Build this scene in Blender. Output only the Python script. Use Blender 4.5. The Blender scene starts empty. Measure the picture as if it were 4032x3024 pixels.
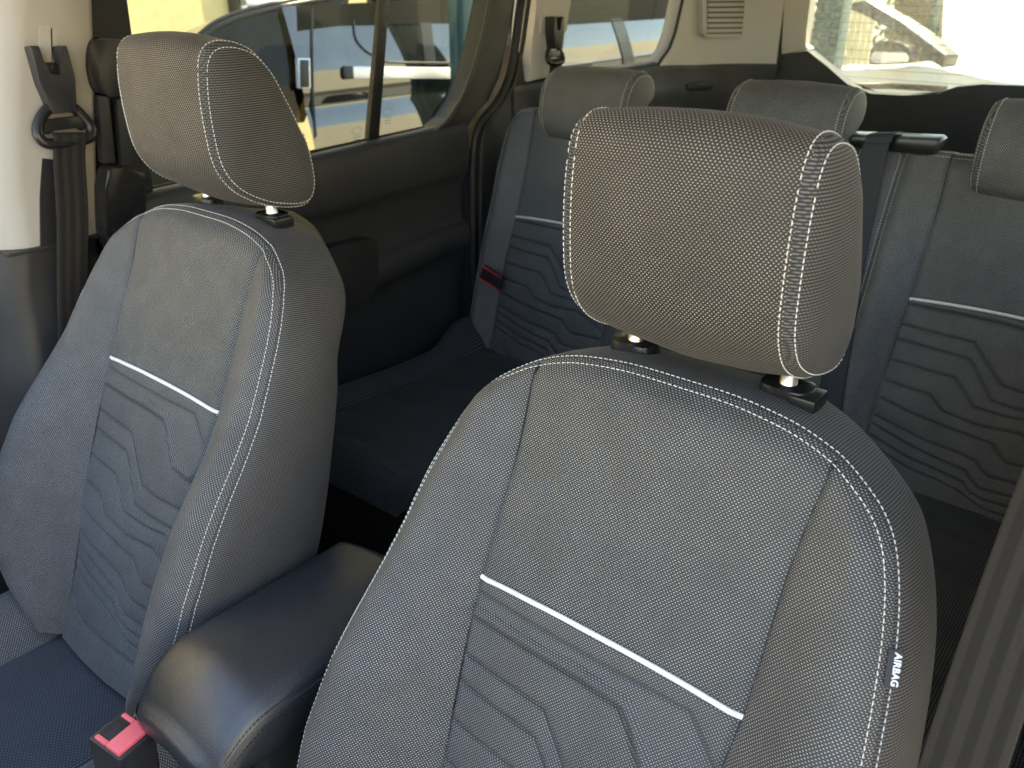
import bpy, bmesh, math, random
import numpy as np
from mathutils import Vector, Matrix
random.seed(4); np.random.seed(4)
SC = bpy.context.scene
COL = SC.collection
R = math.radians

# ------------------------------------------------------------------ camera
F_PX, YAW, PITCH = 3295.2, 0.68847, 0.44963          # focal length in photo pixels (4032 wide)
CAM = np.array([0.6803, -0.6632, 1.6212])
cd = bpy.data.cameras.new('camera'); cam = bpy.data.objects.new('camera', cd); COL.objects.link(cam)
cd.sensor_width = 36.0; cd.lens = 36.0 * F_PX / 4032.0; cd.clip_start = 0.02; cd.clip_end = 500
cam.location = CAM; cam.rotation_euler = (math.pi/2 - PITCH, 0, YAW)
SC.camera = cam
cd.dof.use_dof = True; cd.dof.focus_distance = 0.85; cd.dof.aperture_fstop = 9.0

FW = np.array([-math.sin(YAW)*math.cos(PITCH), math.cos(YAW)*math.cos(PITCH), -math.sin(PITCH)])
RT = np.array([math.cos(YAW), math.sin(YAW), 0.0]); UP = np.cross(RT, FW)
S22 = 4032.0/2212.0
def ray(px):
    return FW + RT*(px[0]*S22-2016)/F_PX - UP*(px[1]*S22-1512)/F_PX
def hit(px, ax, v):
    """photo point (2212-px wide copy) -> point on the plane where coordinate ax equals v"""
    d = ray(px); return CAM + d*((v-CAM[ax])/d[ax])

# ------------------------------------------------------------------ sky, sun, exposure
SUN_EL, SUN_AZ = R(58), R(13)                        # azimuth from +Y (rear) towards +X (driver side)
w = bpy.data.worlds.new('World'); SC.world = w; w.use_nodes = True
nt = w.node_tree; bg = nt.nodes['Background']
sky = nt.nodes.new('ShaderNodeTexSky'); sky.sky_type = 'NISHITA'; sky.sun_disc = False
sky.sun_elevation = SUN_EL; sky.sun_rotation = SUN_AZ; sky.air_density = 1.0; sky.dust_density = 0.6; sky.ozone_density = 1.5
nt.links.new(sky.outputs[0], bg.inputs[0]); bg.inputs[1].default_value = 0.13
sl = bpy.data.lights.new('sun', 'SUN'); sun = bpy.data.objects.new('sun', sl); COL.objects.link(sun)
sl.energy = 4.0; sl.angle = R(0.5); sl.color = (1.0, 0.93, 0.80)
sd = Vector((math.sin(SUN_AZ)*math.cos(SUN_EL), math.cos(SUN_AZ)*math.cos(SUN_EL), math.sin(SUN_EL)))
sun.rotation_euler = sd.to_track_quat('Z', 'Y').to_euler()
vs = SC.view_settings; vs.view_transform = 'Standard'; vs.look = 'None'; vs.exposure = 3.1; vs.gamma = 1.0
vs.use_curve_mapping = False
vs.use_white_balance = True; vs.white_balance_temperature = 8200; vs.white_balance_tint = 10
SC.cycles.max_bounces = 8; SC.cycles.diffuse_bounces = 5; SC.cycles.glossy_bounces = 4
SC.cycles.transparent_max_bounces = 12; SC.cycles.caustics_reflective = False; SC.cycles.caustics_refractive = False

# ------------------------------------------------------------------ materials
class NT:
    def __init__(s, name):
        s.m = bpy.data.materials.new(name); s.m.use_nodes = True; s.t = s.m.node_tree
        s.b = s.t.nodes['Principled BSDF']; s.out = s.t.nodes['Material Output']
    def n(s, ty, **kw):
        x = s.t.nodes.new(ty)
        for k, v in kw.items(): setattr(x, k, v)
        return x
    def lk(s, a, b): s.t.links.new(a, b)
    def put(s, v, sock):
        if isinstance(v, (int, float)): sock.default_value = v
        elif isinstance(v, (tuple, list)): sock.default_value = v
        else: s.lk(v, sock)
    def ma(s, op, a, b=0.0, c=0.0, clamp=False):
        x = s.n('ShaderNodeMath', operation=op, use_clamp=clamp)
        s.put(a, x.inputs[0]); s.put(b, x.inputs[1]); s.put(c, x.inputs[2]); return x.outputs[0]
    def mix(s, f, a, b):
        x = s.n('ShaderNodeMix', data_type='RGBA'); s.put(f, x.inputs[0]); s.put(a, x.inputs[6]); s.put(b, x.inputs[7]); return x.outputs[2]
    def uv(s):
        x = s.n('ShaderNodeSeparateXYZ'); s.lk(s.n('ShaderNodeTexCoord').outputs['UV'], x.inputs[0]); return x.outputs[0], x.outputs[1]
    def noise(s, sc, det=2.0, co='Object'):
        x = s.n('ShaderNodeTexNoise'); x.inputs['Scale'].default_value = sc; x.inputs['Detail'].default_value = det
        s.lk(s.n('ShaderNodeTexCoord').outputs[co], x.inputs['Vector']); return x.outputs['Fac']
    def ramp(s, v, a, b, lo=0.0, hi=1.0):
        x = s.n('ShaderNodeMapRange'); s.put(v, x.inputs[0]); x.inputs[1].default_value = a; x.inputs[2].default_value = b
        x.inputs[3].default_value = lo; x.inputs[4].default_value = hi; return x.outputs[0]
    def bump(s, h, st=0.3, d=0.001):
        x = s.n('ShaderNodeBump'); x.inputs['Strength'].default_value = st; x.inputs['Distance'].default_value = d
        s.put(h, x.inputs['Height']); s.lk(x.outputs[0], s.b.inputs['Normal'])
    def col(s, c): s.put(c if not isinstance(c, tuple) or len(c) == 4 else (*c, 1), s.b.inputs['Base Color'])
    def set(s, **kw):
        for k, v in kw.items(): s.put(v, s.b.inputs[k.replace('_', ' ')])

def c4(r, g=None, b=None): return (r, r, r, 1) if g is None else (r, g, b, 1)

def weave(name, base, mid, dot, pu, pv, ang=0.0, dw=0.27, dh=0.34, rib=0.0, shift=0.5, weld=False):
    """two-tone woven cloth: rows of light floats on a dark ground, laid out in metres on the cloth's own UV"""
    m = NT(name); x, y = m.uv()
    ca, sa = math.cos(ang), math.sin(ang)
    u = m.ma('DIVIDE', m.ma('ADD', m.ma('MULTIPLY', x, ca), m.ma('MULTIPLY', y, -sa)), pu)
    v = m.ma('DIVIDE', m.ma('ADD', m.ma('MULTIPLY', x, sa), m.ma('MULTIPLY', y, ca)), pv)
    nz = m.noise(900.0, 1.0)
    row = m.ma('FLOOR', v)
    uf = m.ma('SUBTRACT', m.ma('FRACT', m.ma('ADD', u, m.ma('MULTIPLY', row, shift))), 0.5)
    vf = m.ma('SUBTRACT', m.ma('FRACT', v), 0.5)
    d = m.ma('ADD', m.ma('POWER', m.ma('DIVIDE', m.ma('ABSOLUTE', uf), dw), 2.0), m.ma('POWER', m.ma('DIVIDE', m.ma('ABSOLUTE', vf), dh), 2.0))
    mask = m.ramp(d, 1.15, 0.55)
    # small second float between the big ones
    d2 = m.ma('ADD', m.ma('POWER', m.ma('DIVIDE', m.ma('SUBTRACT', m.ma('ABSOLUTE', uf), 0.5), dw*0.55), 2.0), m.ma('POWER', m.ma('DIVIDE', m.ma('ABSOLUTE', vf), dh*0.75), 2.0))
    mask2 = m.ramp(d2, 1.2, 0.4)
    # embossed weld lines flatten the floats, also darkening grooves whose shading is faint; seams and worn spots vary them
    wear = m.ramp(m.noise(26.0, 5.0), 0.35, 0.7, 1.0, 0.72)
    mask = m.ma('MULTIPLY', mask, wear)
    if weld:
        at = m.n('ShaderNodeAttribute'); at.attribute_name = 'weld'
        kw = m.ma('SUBTRACT', 1.0, m.ma('MULTIPLY', at.outputs['Fac'], 0.5)); mask = m.ma('MULTIPLY', mask, kw); mask2 = m.ma('MULTIPLY', mask2, kw)
    colr = m.mix(mask2, base, mid)
    if rib:
        rf = m.ma('ABSOLUTE', m.ma('SUBTRACT', m.ma('FRACT', m.ma('ADD', u, m.ma('MULTIPLY', m.ma('SUBTRACT', v, 0.5), shift))), 0.5))
        colr = m.mix(m.ramp(rf, 0.47, 0.33, rib, 0.0), colr, c4(base[0]*0.25))
    colr = m.mix(m.ma('MULTIPLY', mask, m.ramp(nz, 0.25, 0.75, 0.7, 1.0)), colr, dot)
    big = m.ramp(m.noise(9.0, 3.0), 0.3, 0.7, 0.9, 1.06)
    hs = m.n('ShaderNodeHueSaturation'); m.put(big, hs.inputs['Value']); m.lk(colr, hs.inputs['Color'])
    m.col(hs.outputs[0])
    m.set(Roughness=0.62, Sheen_Weight=0.06, Sheen_Roughness=0.4, Specular_IOR_Level=0.35)
    m.bump(m.ma('ADD', mask, m.ma('MULTIPLY', mask2, 0.4)), 0.45, 0.0006)
    return m.m

def ribcloth(name, a, b, p, q=None):
    """fine corded cloth, cords run along u"""
    m = NT(name); x, y = m.uv()
    v = m.ma('DIVIDE', y, p); f = m.ma('ABSOLUTE', m.ma('SUBTRACT', m.ma('FRACT', v), 0.5))
    u = m.ma('FRACT', m.ma('ADD', m.ma('DIVIDE', x, q or p*1.2), m.ma('MULTIPLY', m.ma('FLOOR', v), 0.5)))
    k = m.ma('MULTIPLY', m.ramp(f, 0.42, 0.12), m.ramp(m.ma('ABSOLUTE', m.ma('SUBTRACT', u, 0.5)), 0.45, 0.2, 0.35, 1.0))
    colr = m.mix(k, a, b)
    big = m.ramp(m.noise(11.0, 3.0), 0.3, 0.7, 0.88, 1.08)
    hs = m.n('ShaderNodeHueSaturation'); m.put(big, hs.inputs['Value']); m.lk(colr, hs.inputs['Color']); m.col(hs.outputs[0])
    m.set(Roughness=0.75, Sheen_Weight=0.08, Sheen_Roughness=0.4, Specular_IOR_Level=0.25)
    m.bump(k, 0.35, 0.0005); return m.m

def plastic(name, c, rough=0.45, grain=900.0, st=0.12, var=0.12, spec=0.4):
    m = NT(name)
    n = m.noise(6.0, 4.0)
    m.col(m.mix(n, (c[0]*(1-var), c[1]*(1-var), c[2]*(1-var), 1), (c[0]*(1+var), c[1]*(1+var), c[2]*(1+var), 1)))
    m.set(Roughness=m.ramp(m.noise(14.0, 4.0), 0.3, 0.7, rough*0.85, min(1, rough*1.15)), Specular_IOR_Level=spec)
    if grain:
        v = m.n('ShaderNodeTexVoronoi'); v.inputs['Scale'].default_value = grain
        m.lk(m.n('ShaderNodeTexCoord').outputs['Object'], v.inputs['Vector']); m.bump(v.outputs['Distance'], st, 0.0005)
    return m.m

def leather(name):
    m = NT(name)
    v = m.n('ShaderNodeTexVoronoi'); v.feature = 'DISTANCE_TO_EDGE'; v.inputs['Scale'].default_value = 480
    nv = m.n('ShaderNodeTexNoise'); nv.inputs['Scale'].default_value = 60
    tc = m.n('ShaderNodeTexCoord'); m.lk(tc.outputs['Object'], nv.inputs['Vector'])
    mx = m.n('ShaderNodeMix', data_type='VECTOR'); mx.inputs[0].default_value = 0.012
    m.lk(tc.outputs['Object'], mx.inputs[4]); m.lk(nv.outputs['Color'], mx.inputs[5]); m.lk(mx.outputs[1], v.inputs['Vector'])
    h = m.ramp(v.outputs[0], 0.0, 0.25)
    m.col(m.mix(h, c4(0.012, 0.014, 0.018), c4(0.020, 0.023, 0.029)))
    m.set(Roughness=m.ramp(m.noise(25.0, 4.0), 0.3, 0.7, 0.30, 0.40), Specular_IOR_Level=0.8)
    m.bump(h, 0.20, 0.0008); return m.m

def glass(name, tint, dust=0.0, refl=1.0):
    m = NT(name); m.t.nodes.remove(m.b)
    tr = m.n('ShaderNodeBsdfTransparent'); tr.inputs[0].default_value = tint
    gl = m.n('ShaderNodeBsdfGlossy'); gl.inputs['Roughness'].default_value = 0.02
    ge = m.n('ShaderNodeNewGeometry'); dt = m.n('ShaderNodeVectorMath', operation='DOT_PRODUCT'); m.lk(ge.outputs['Incoming'], dt.inputs[0]); m.lk(ge.outputs['Normal'], dt.inputs[1])
    fres = m.ma('ADD', 0.035, m.ma('MULTIPLY', 0.965, m.ma('POWER', m.ma('SUBTRACT', 1.0, m.ma('ABSOLUTE', dt.outputs['Value'])), 5.0)))
    mx = m.n('ShaderNodeMixShader'); m.put(m.ma('MULTIPLY', fres, refl), mx.inputs[0]); m.lk(tr.outputs[0], mx.inputs[1]); m.lk(gl.outputs[0], mx.inputs[2])
    o = mx.outputs[0]
    if dust:
        df = m.n('ShaderNodeBsdfTranslucent'); df.inputs[0].default_value = (0.9, 0.88, 0.8, 1)
        d2 = m.n('ShaderNodeMixShader')
        k = m.ma('ADD', m.ramp(m.noise(90.0, 6.0), 0.45, 0.75, 0.0, dust*1.2), m.ramp(m.noise(5.0, 4.0), 0.3, 0.7, dust*0.3, dust*1.4))
        m.put(k, d2.inputs[0]); m.lk(o, d2.inputs[1]); m.lk(df.outputs[0], d2.inputs[2]); o = d2.outputs[0]
    m.lk(o, m.out.inputs[0]); return m.m

def simple(name, c, rough=0.5, metal=0.0, **kw):
    m = NT(name); n = m.noise(7.0, 4.0)
    m.col(m.mix(n, (c[0]*0.93, c[1]*0.93, c[2]*0.93, 1), (min(1, c[0]*1.06), min(1, c[1]*1.06), min(1, c[2]*1.06), 1)))
    m.set(Roughness=rough, Metallic=metal, **kw); return m.m

def webbing(name):
    m = NT(name); x, y = m.uv()
    st = m.ramp(m.ma('ABSOLUTE', m.ma('SUBTRACT', m.ma('FRACT', m.ma('MULTIPLY', x, 70.0)), 0.5)), 0.2, 0.3)
    rb = m.ma('ABSOLUTE', m.ma('SUBTRACT', m.ma('FRACT', m.ma('DIVIDE', y, 0.0016)), 0.5))
    k = m.ramp(rb, 0.0, 0.4)
    m.col(m.mix(k, m.mix(st, c4(0.017, 0.0145, 0.012), c4(0.0105, 0.0095, 0.0082)), m.mix(st, c4(0.037, 0.032, 0.027), c4(0.023, 0.0205, 0.0178))))
    m.set(Roughness=0.75, Specular_IOR_Level=0.15); m.bump(k, 0.5, 0.0005); return m.m

M = {}
M['face'] = weave('face_cloth', c4(0.028, 0.028, 0.0275), c4(0.11), c4(0.46, 0.455, 0.44), 0.0036, 0.0019, dw=0.215, dh=0.29)
M['face_low'] = weave('quilted_cloth', c4(0.034, 0.035, 0.035), c4(0.11), c4(0.38, 0.385, 0.38), 0.0035, 0.0018, dw=0.22, dh=0.29, weld=True)
M['head'] = weave('headrest_cloth', c4(0.033, 0.028, 0.024), c4(0.095, 0.082, 0.070), c4(0.43, 0.375, 0.32), 0.0036, 0.0020, rib=0.9, dw=0.20, dh=0.28)  # brown cast of the warm light is put into the cloth colour
M['gusset'] = ribcloth('gusset_cloth', c4(0.012, 0.012, 0.012), c4(0.140, 0.134, 0.127), 0.0027)
M['seat_mid'] = ribcloth('cushion_cloth', c4(0.010, 0.0115, 0.014), c4(0.085, 0.095, 0.110), 0.0040)
M['rear'] = weave('rear_cloth', c4(0.040, 0.041, 0.042), c4(0.08), c4(0.44, 0.445, 0.45), 0.0041, 0.0021)
M['rear_dark'] = weave('rear_panel_cloth', c4(0.040, 0.042, 0.043), c4(0.07), c4(0.34, 0.35, 0.355), 0.0041, 0.0021, weld=True)
M['shell'] = plastic('seat_back_plastic', (0.02, 0.02, 0.022), 0.6)
M['stitch'] = simple('stitch_thread', (0.78, 0.77, 0.72), 0.7)
M['stitch_dark'] = simple('dark_thread', (0.012, 0.012, 0.014), 0.7)
M['piping'] = simple('piping_white', (0.80, 0.81, 0.80), 0.45)
M['black'] = plastic('black_plastic', (0.024, 0.024, 0.025), 0.42)
M['blackgloss'] = plastic('black_gloss_plastic', (0.014, 0.014, 0.015), 0.28, 0)
M['grey'] = plastic('dark_grey_trim', (0.034, 0.0355, 0.038), 0.5)
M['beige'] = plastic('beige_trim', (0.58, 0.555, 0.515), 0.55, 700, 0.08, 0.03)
M['rubber'] = simple('rubber_seal', (0.010, 0.010, 0.011), 0.55)
M['chrome'] = simple('steel_post', (0.74, 0.77, 0.82), 0.35, 1.0)
M['leather'] = leather('armrest_leather')
M['belt'] = webbing('belt_webbing')
M['belt2'] = simple('belt_blue_grey', (0.040, 0.044, 0.050), 0.7, Specular_IOR_Level=0.2)
M['red'] = simple('red_button', (0.80, 0.13, 0.15), 0.4)
M['redthread'] = simple('red_thread', (0.55, 0.03, 0.05), 0.6)
M['glass'] = glass('window_glass', (0.68, 0.71, 0.68, 1), 0.0)
M['rglass'] = glass('rear_glass', (0.72, 0.755, 0.70, 1), 0.018)
M['tag'] = simple('tag_cloth', (0.03, 0.03, 0.033), 0.7)
M['white'] = simple('white_print', (0.85, 0.85, 0.85), 0.6)
M['roof'] = simple('headliner', (0.62, 0.60, 0.56), 0.9)
M['beige_b'] = plastic('beige_trim_pillar', (0.40, 0.37, 0.32), 0.55, 700, 0.08, 0.03)  # same beige trim, darkened to offset strong light on the centre pillar
M['carpet'] = simple('carpet', (0.012, 0.012, 0.013), 0.95)
M['seal_edge'] = simple('seal_edge', (0.05, 0.047, 0.043), 0.4)

# ------------------------------------------------------------------ mesh helpers
ORG = {}
def link(o, parent):
    COL.objects.link(o)
    if parent is not None: o.parent = parent
    ORG[o.name] = ORG.get(parent.name, np.zeros(3)) if parent is not None else np.zeros(3)
    return o
def tag(o, label, cat=None, group=None, kind=None):
    o['label'] = label
    if cat: o['category'] = cat
    if group: o['group'] = group
    if kind: o['kind'] = kind
    return o
def thing(name, label, cat, loc=(0, 0, 0), group=None):
    o = bpy.data.objects.new(name, None); COL.objects.link(o); o.location = loc; o.empty_display_size = 0.05
    ORG[o.name] = np.array(loc, float); return tag(o, label, cat, group)
def mesh(name, V, F, mat, parent=None, uv=None, smooth=True):
    V = np.asarray(V, float)
    if parent is not None: V = V - ORG[parent.name]
    me = bpy.data.meshes.new(name); me.from_pydata([tuple(v) for v in V], [], [tuple(int(i) for i in f) for f in F])
    if uv is not None:
        L = me.uv_layers.new(name='UV'); vi = np.empty(len(me.loops), np.int32); me.loops.foreach_get('vertex_index', vi)
        L.data.foreach_set('uv', np.asarray(uv, np.float32)[vi].ravel())
    if smooth: me.polygons.foreach_set('use_smooth', [True]*len(me.polygons))
    me.materials.append(mat); me.update()
    return link(bpy.data.objects.new(name, me), parent)
def structure(o): o['kind'] = 'structure'; return o
def grid_faces(n, m, cu=False, cv=False, off=0):
    f = []
    for i in range(n if cu else n-1):
        for j in range(m if cv else m-1):
            a, b = i, (i+1) % n; c, d = j, (j+1) % m
            f.append((off+a*m+c, off+b*m+c, off+b*m+d, off+a*m+d))
    return f
def arcs(P, ax):
    d = np.linalg.norm(np.diff(P, axis=ax), axis=-1); z = np.zeros_like(np.take(d, [0], axis=ax))
    return np.concatenate([z, np.cumsum(d, axis=ax)], axis=ax)
def grid(name, P, mat, parent, uv=None, cu=False, cv=False, flip=False):
    n, m = P.shape[:2]
    if uv is None:
        u = arcs(P, 1); u = u - u[:, [m//2]]; v = np.repeat(arcs(P, 0)[:, [m//2]], m, axis=1); uv = np.stack([u, v], -1)
    F = grid_faces(n, m, cu, cv)
    if flip: F = [f[::-1] for f in F]
    return mesh(name, P.reshape(-1, 3), F, mat, parent, uv.reshape(-1, 2))
def catmull(pts, k=8, closed=False):
    p = np.asarray(pts, float); n = len(p); out = []
    for i in range(n if closed else n-1):
        if closed: a, b, c, d = p[(i-1) % n], p[i], p[(i+1) % n], p[(i+2) % n]
        else: a, b, c, d = p[max(i-1, 0)], p[i], p[i+1], p[min(i+2, n-1)]
        for t in np.arange(k)/k:
            out.append(0.5*((2*b)+(c-a)*t+(2*a-5*b+4*c-d)*t*t+(3*b-a-3*c+d)*t**3))
    if not closed: out.append(p[-1])
    return np.array(out)
def resample(P, n, closed=False):
    P = np.asarray(P, float)
    if closed: P = np.vstack([P, P[:1]])
    s = np.concatenate([[0], np.cumsum(np.linalg.norm(np.diff(P, axis=0), axis=1))])
    q = np.linspace(0, s[-1], n + (1 if closed else 0)); q = q[:n]
    return np.stack([np.interp(q, s, P[:, i]) for i in range(P.shape[1])], -1)
def tube_geo(P, r, k=8, closed=False):
    P = np.asarray(P, float); n = len(P); V = []; T = np.gradient(P, axis=0)
    if closed: T = np.roll(P, -1, 0)-np.roll(P, 1, 0)
    T /= np.linalg.norm(T, axis=1)[:, None]+1e-12
    ref = np.array([0, 0, 1.0]) if abs(T[0][2]) < 0.9 else np.array([1.0, 0, 0])
    a = np.cross(T[0], ref); a /= np.linalg.norm(a)
    rr = np.broadcast_to(np.asarray(r, float), (n,))
    for i in range(n):
        a = a - T[i]*(a@T[i]); a /= np.linalg.norm(a)+1e-12; b = np.cross(T[i], a)
        for j in range(k):
            w = 2*math.pi*j/k; V.append(P[i]+rr[i]*(a*math.cos(w)+b*math.sin(w)))
    F = grid_faces(n, k, closed, True)
    if not closed: F += [tuple(range(k))[::-1], tuple(range((n-1)*k, n*k))]
    return np.array(V), F
def tube(name, P, r, mat, parent, k=8, closed=False):
    V, F = tube_geo(P, r, k, closed); return mesh(name, V, F, mat, parent)
def stitches(name, P, Nn, mat, parent, pitch=0.0054, ln=0.0046, r=0.00046, lift=0.0005):
    """every dash of thread is a little spindle; one run of stitching is one part"""
    V = []; F = []
    runs = P if isinstance(P, list) else [(P, Nn)]
    for P, Nn in runs:
        P = np.asarray(P, float); Nn = np.asarray(Nn, float)
        s = np.concatenate([[0], np.cumsum(np.linalg.norm(np.diff(P, axis=0), axis=1))])
        f = lambda q: np.array([np.interp(q, s, P[:, i]) for i in range(3)])
        g = lambda q: np.array([np.interp(q, s, Nn[:, i]) for i in range(3)])
        q = 0.001
        while q+ln < s[-1]:
            l2 = ln*random.uniform(0.88, 1.06); a, b, n = f(q), f(q+l2), g(q+l2/2); n /= np.linalg.norm(n)+1e-9
            t = b-a; t /= np.linalg.norm(t)+1e-9; c = np.cross(t, n); mid = (a+b)/2 + n*lift*1.6 + c*random.uniform(-1, 1)*0.00015
            o = len(V); V.append(a-n*0.0003)
            for w in (0.2, 0.8):
                cc = a+(b-a)*w+n*lift*1.4
                for k in range(5):
                    an = 2*math.pi*k/5; V.append(cc+r*(c*math.cos(an)+n*math.sin(an)))
            V.append(b-n*0.0003)
            for k in range(5):
                k2 = (k+1) % 5
                F += [(o, o+1+k2, o+1+k), (o+1+k, o+1+k2, o+6+k2, o+6+k), (o+6+k, o+6+k2, o+11)]
            q += pitch
    o = mesh(name, V, F, mat, parent); o['kind'] = 'stuff'; return o
def bm_obj(name, bm, mat, parent=None, smooth=True, bevel=0.0, seg=2):
    if bevel:
        bmesh.ops.bevel(bm, geom=list(bm.edges), offset=bevel, segments=seg, profile=0.6, affect='EDGES', clamp_overlap=True)
    bmesh.ops.recalc_face_normals(bm, faces=bm.faces)
    if parent is not None: bmesh.ops.translate(bm, verts=bm.verts, vec=Vector(-ORG[parent.name]))
    me = bpy.data.meshes.new(name); bm.to_mesh(me); bm.free()
    if smooth:
        me.polygons.foreach_set('use_smooth', [True]*len(me.polygons))
        try: me.set_sharp_from_angle(angle=R(35))
        except Exception: pass
    me.materials.append(mat); return link(bpy.data.objects.new(name, me), parent)
def box(name, lo, hi, mat, parent=None, bevel=0.0, mtx=None, seg=2):
    bm = bmesh.new(); bmesh.ops.create_cube(bm, size=1.0)
    lo, hi = np.array(lo, float), np.array(hi, float); c = (lo+hi)/2; d = hi-lo
    for v in bm.verts: v.co = Vector((v.co.x*d[0]+c[0], v.co.y*d[1]+c[1], v.co.z*d[2]+c[2]))
    if mtx is not None and bevel:
        bmesh.ops.bevel(bm, geom=list(bm.edges), offset=bevel, segments=seg, profile=0.6, affect='EDGES', clamp_overlap=True); bevel = 0
    if mtx is not None: bmesh.ops.transform(bm, matrix=mtx, verts=bm.verts)
    return bm_obj(name, bm, mat, parent, True, bevel, seg)
def prism(name, A, B, mat, parent=None, bevel=0.0, seg=2):
    """closed outline A joined to matching outline B"""
    bm = bmesh.new(); a = [bm.verts.new(tuple(p)) for p in A]; b = [bm.verts.new(tuple(p)) for p in B]; n = len(a)
    bm.faces.new(a); bm.faces.new(b[::-1])
    for i in range(n): bm.faces.new((a[i], b[i], b[(i+1) % n], a[(i+1) % n]))
    return bm_obj(name, bm, mat, parent, True, bevel, seg)
def plate(name, pts2, ax, v0, v1, mat, parent=None, bevel=0.0):
    """outline in the two axes other than ax, thick from v0 to v1"""
    def P(p, v): q = list(p); q.insert(ax, v); return q
    return prism(name, [P(p, v0) for p in pts2], [P(p, v1) for p in pts2], mat, parent, bevel)
def ribbon(name, C, width_dir, width, nrm, mat, parent, th=0.0012):
    C = np.asarray(C, float); n = len(C); wd = np.asarray(width_dir, float); wd = np.broadcast_to(wd, C.shape); nn = np.broadcast_to(np.asarray(nrm, float), C.shape)
    xs = np.array([-0.5, -0.47, -0.3, 0, 0.3, 0.47, 0.5]); th_ = np.array([0.6, 1.35, 1, 1, 1, 1.35, 0.6])*th
    top = np.stack([C+wd*(x*width)+nn*t for x, t in zip(xs, th_)], 1); bot = np.stack([C+wd*(x*width)-nn*t for x, t in zip(xs[::-1], th_)], 1)
    P = np.concatenate([top, bot], 1); s = np.concatenate([[0], np.cumsum(np.linalg.norm(np.diff(C, axis=0), axis=1))])
    u = np.concatenate([xs, xs[::-1]])*width; uv = np.stack([np.broadcast_to(u, (n, 14)), np.repeat(s[:, None], 14, 1)], -1)
    return grid(name, P, mat, parent, uv, False, True)
def copy_tree(o, parent=None):
    c = o.copy(); COL.objects.link(c); c.parent = parent; ORG[c.name] = np.zeros(3)
    for ch in list(o.children): copy_tree(ch, c)
    return c

# ------------------------------------------------------------------ the car around the seats
def S1(x): x = np.clip(x, 0, 1); return x*x*(3-2*x)
ground = structure(mesh('ground', [(-60, -60, 0), (60, -60, 0), (60, 60, 0), (-60, 60, 0)], [(0, 1, 2, 3)], simple('asphalt', (0.20, 0.19, 0.17), 0.9)))
structure(box('car_floor', (-0.76, -1.1, 0.42), (0.76, 2.2, 0.46), M['carpet']))
structure(box('car_roof', (-0.80, -0.35, 1.78), (0.80, 2.25, 1.83), M['roof'], None, 0.01))  # unseen roof, widened against sun leaks and pale to bounce light
structure(box('car_side_wall', (0.74, 0.245, 0.4), (0.79, 2.2, 1.30), M['grey'], None, 0.004))
structure(box('car_side_pillar', (0.73, -0.13, 0.4), (0.79, 0.24, 1.77), M['beige'], None, 0.01))  # unseen pillar, widened to keep direct sun off the near seat
structure(box('car_side_pillar', (0.72, 1.0, 1.305), (0.78, 1.12, 1.77), M['beige'], None, 0.01))
structure(box('car_side_pillar', (0.70, 1.8, 1.305), (0.77, 2.19, 1.77), M['beige'], None, 0.01))
structure(box('car_outer_skin', (-0.82, -0.24, 0.35), (-0.765, 2.2, 1.255), M['grey'], None, 0.01))  # panels behind the trim, added to stop light leaking through gaps
structure(box('car_outer_skin', (-0.80, 2.205, 0.4), (-0.46, 2.26, 1.8), M['grey'], None, 0.01))
structure(box('car_outer_skin', (-0.80, 1.085, 1.25), (-0.765, 1.20, 1.78), M['grey'], None, 0.01))
structure(box('car_outer_skin', (-0.80, -0.21, 1.25), (-0.772, 0.06, 1.78), M['rubber'], None, 0.01))
structure(box('dashboard', (-0.76, -2.0, 0.46), (0.76, -1.25, 1.20), M['black'], None, 0.06))  # unseen block in the dashboard's place, added to cut low front light
structure(box('side_window_glass', (0.765, 0.25, 1.30), (0.770, 2.2, 1.78), glass('privacy_glass', (0.70, 0.72, 0.70, 1)), None))  # unseen tinted pane, added to dim sun falling on the rear seats
structure(box('front_door_sill', (-0.80, -1.3, 0.4), (-0.745, -0.26, 1.22), M['grey'], None, 0.01))  # unseen lower door, added to block low side light

# ---- passenger side B pillar
lv = np.array([[1.246, -0.174, -0.062, -0.700], [1.345, -0.166, -0.046, -0.698], [1.45, -0.145, -0.028, -0.690], [1.60, -0.106, -0.007, -0.678], [1.775, -0.06, 0.02, -0.66]])
def bsec(y0, y1, x, zz, grow=0.0):
    ys = [(-0.085+x-0.0, y0-0.075), (x-0.045, y0-0.045), (x-0.012, y0-0.012), (x-0.002, y0+0.004), (x, y0+0.016), (x+0.001, (y0+y1)/2), (x-0.002, y1-0.012), (x-0.008, y1-0.003), (x-0.022, y1), (x-0.07, y1+0.002)]
    return [(a+grow, b, zz) for a, b in ys]
bp = thing('pillar_trim', 'pale beige centre pillar trim beside the far front seat, belt loop mounted on it', 'pillar', (-0.71, -0.1, 0.4))
P = np.array([bsec(l[1], l[2]+0.014, l[3], l[0]) for l in lv])
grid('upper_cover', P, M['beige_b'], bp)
lo = np.array([[0.45, -0.235, -0.03, -0.690], [0.85, -0.225, -0.04, -0.672], [1.0, -0.21, -0.05, -0.676], [1.1, -0.20, -0.055, -0.690], [1.17, -0.195, -0.058, -0.697], [1.243, -0.180, -0.056, -0.696]])
lo2 = catmull(lo, 6)
P = np.array([bsec(l[1], l[2], l[3], l[0]) for l in lo2]); o = grid('lower_cover', P, M['black'], bp); o['label'] = 'dark grey grained lower cover of the pillar'
box('joint_lip', (-0.76, -0.20, 1.2405), (-0.6935, -0.052, 1.2465), M['black'], bp, 0.001)
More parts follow.
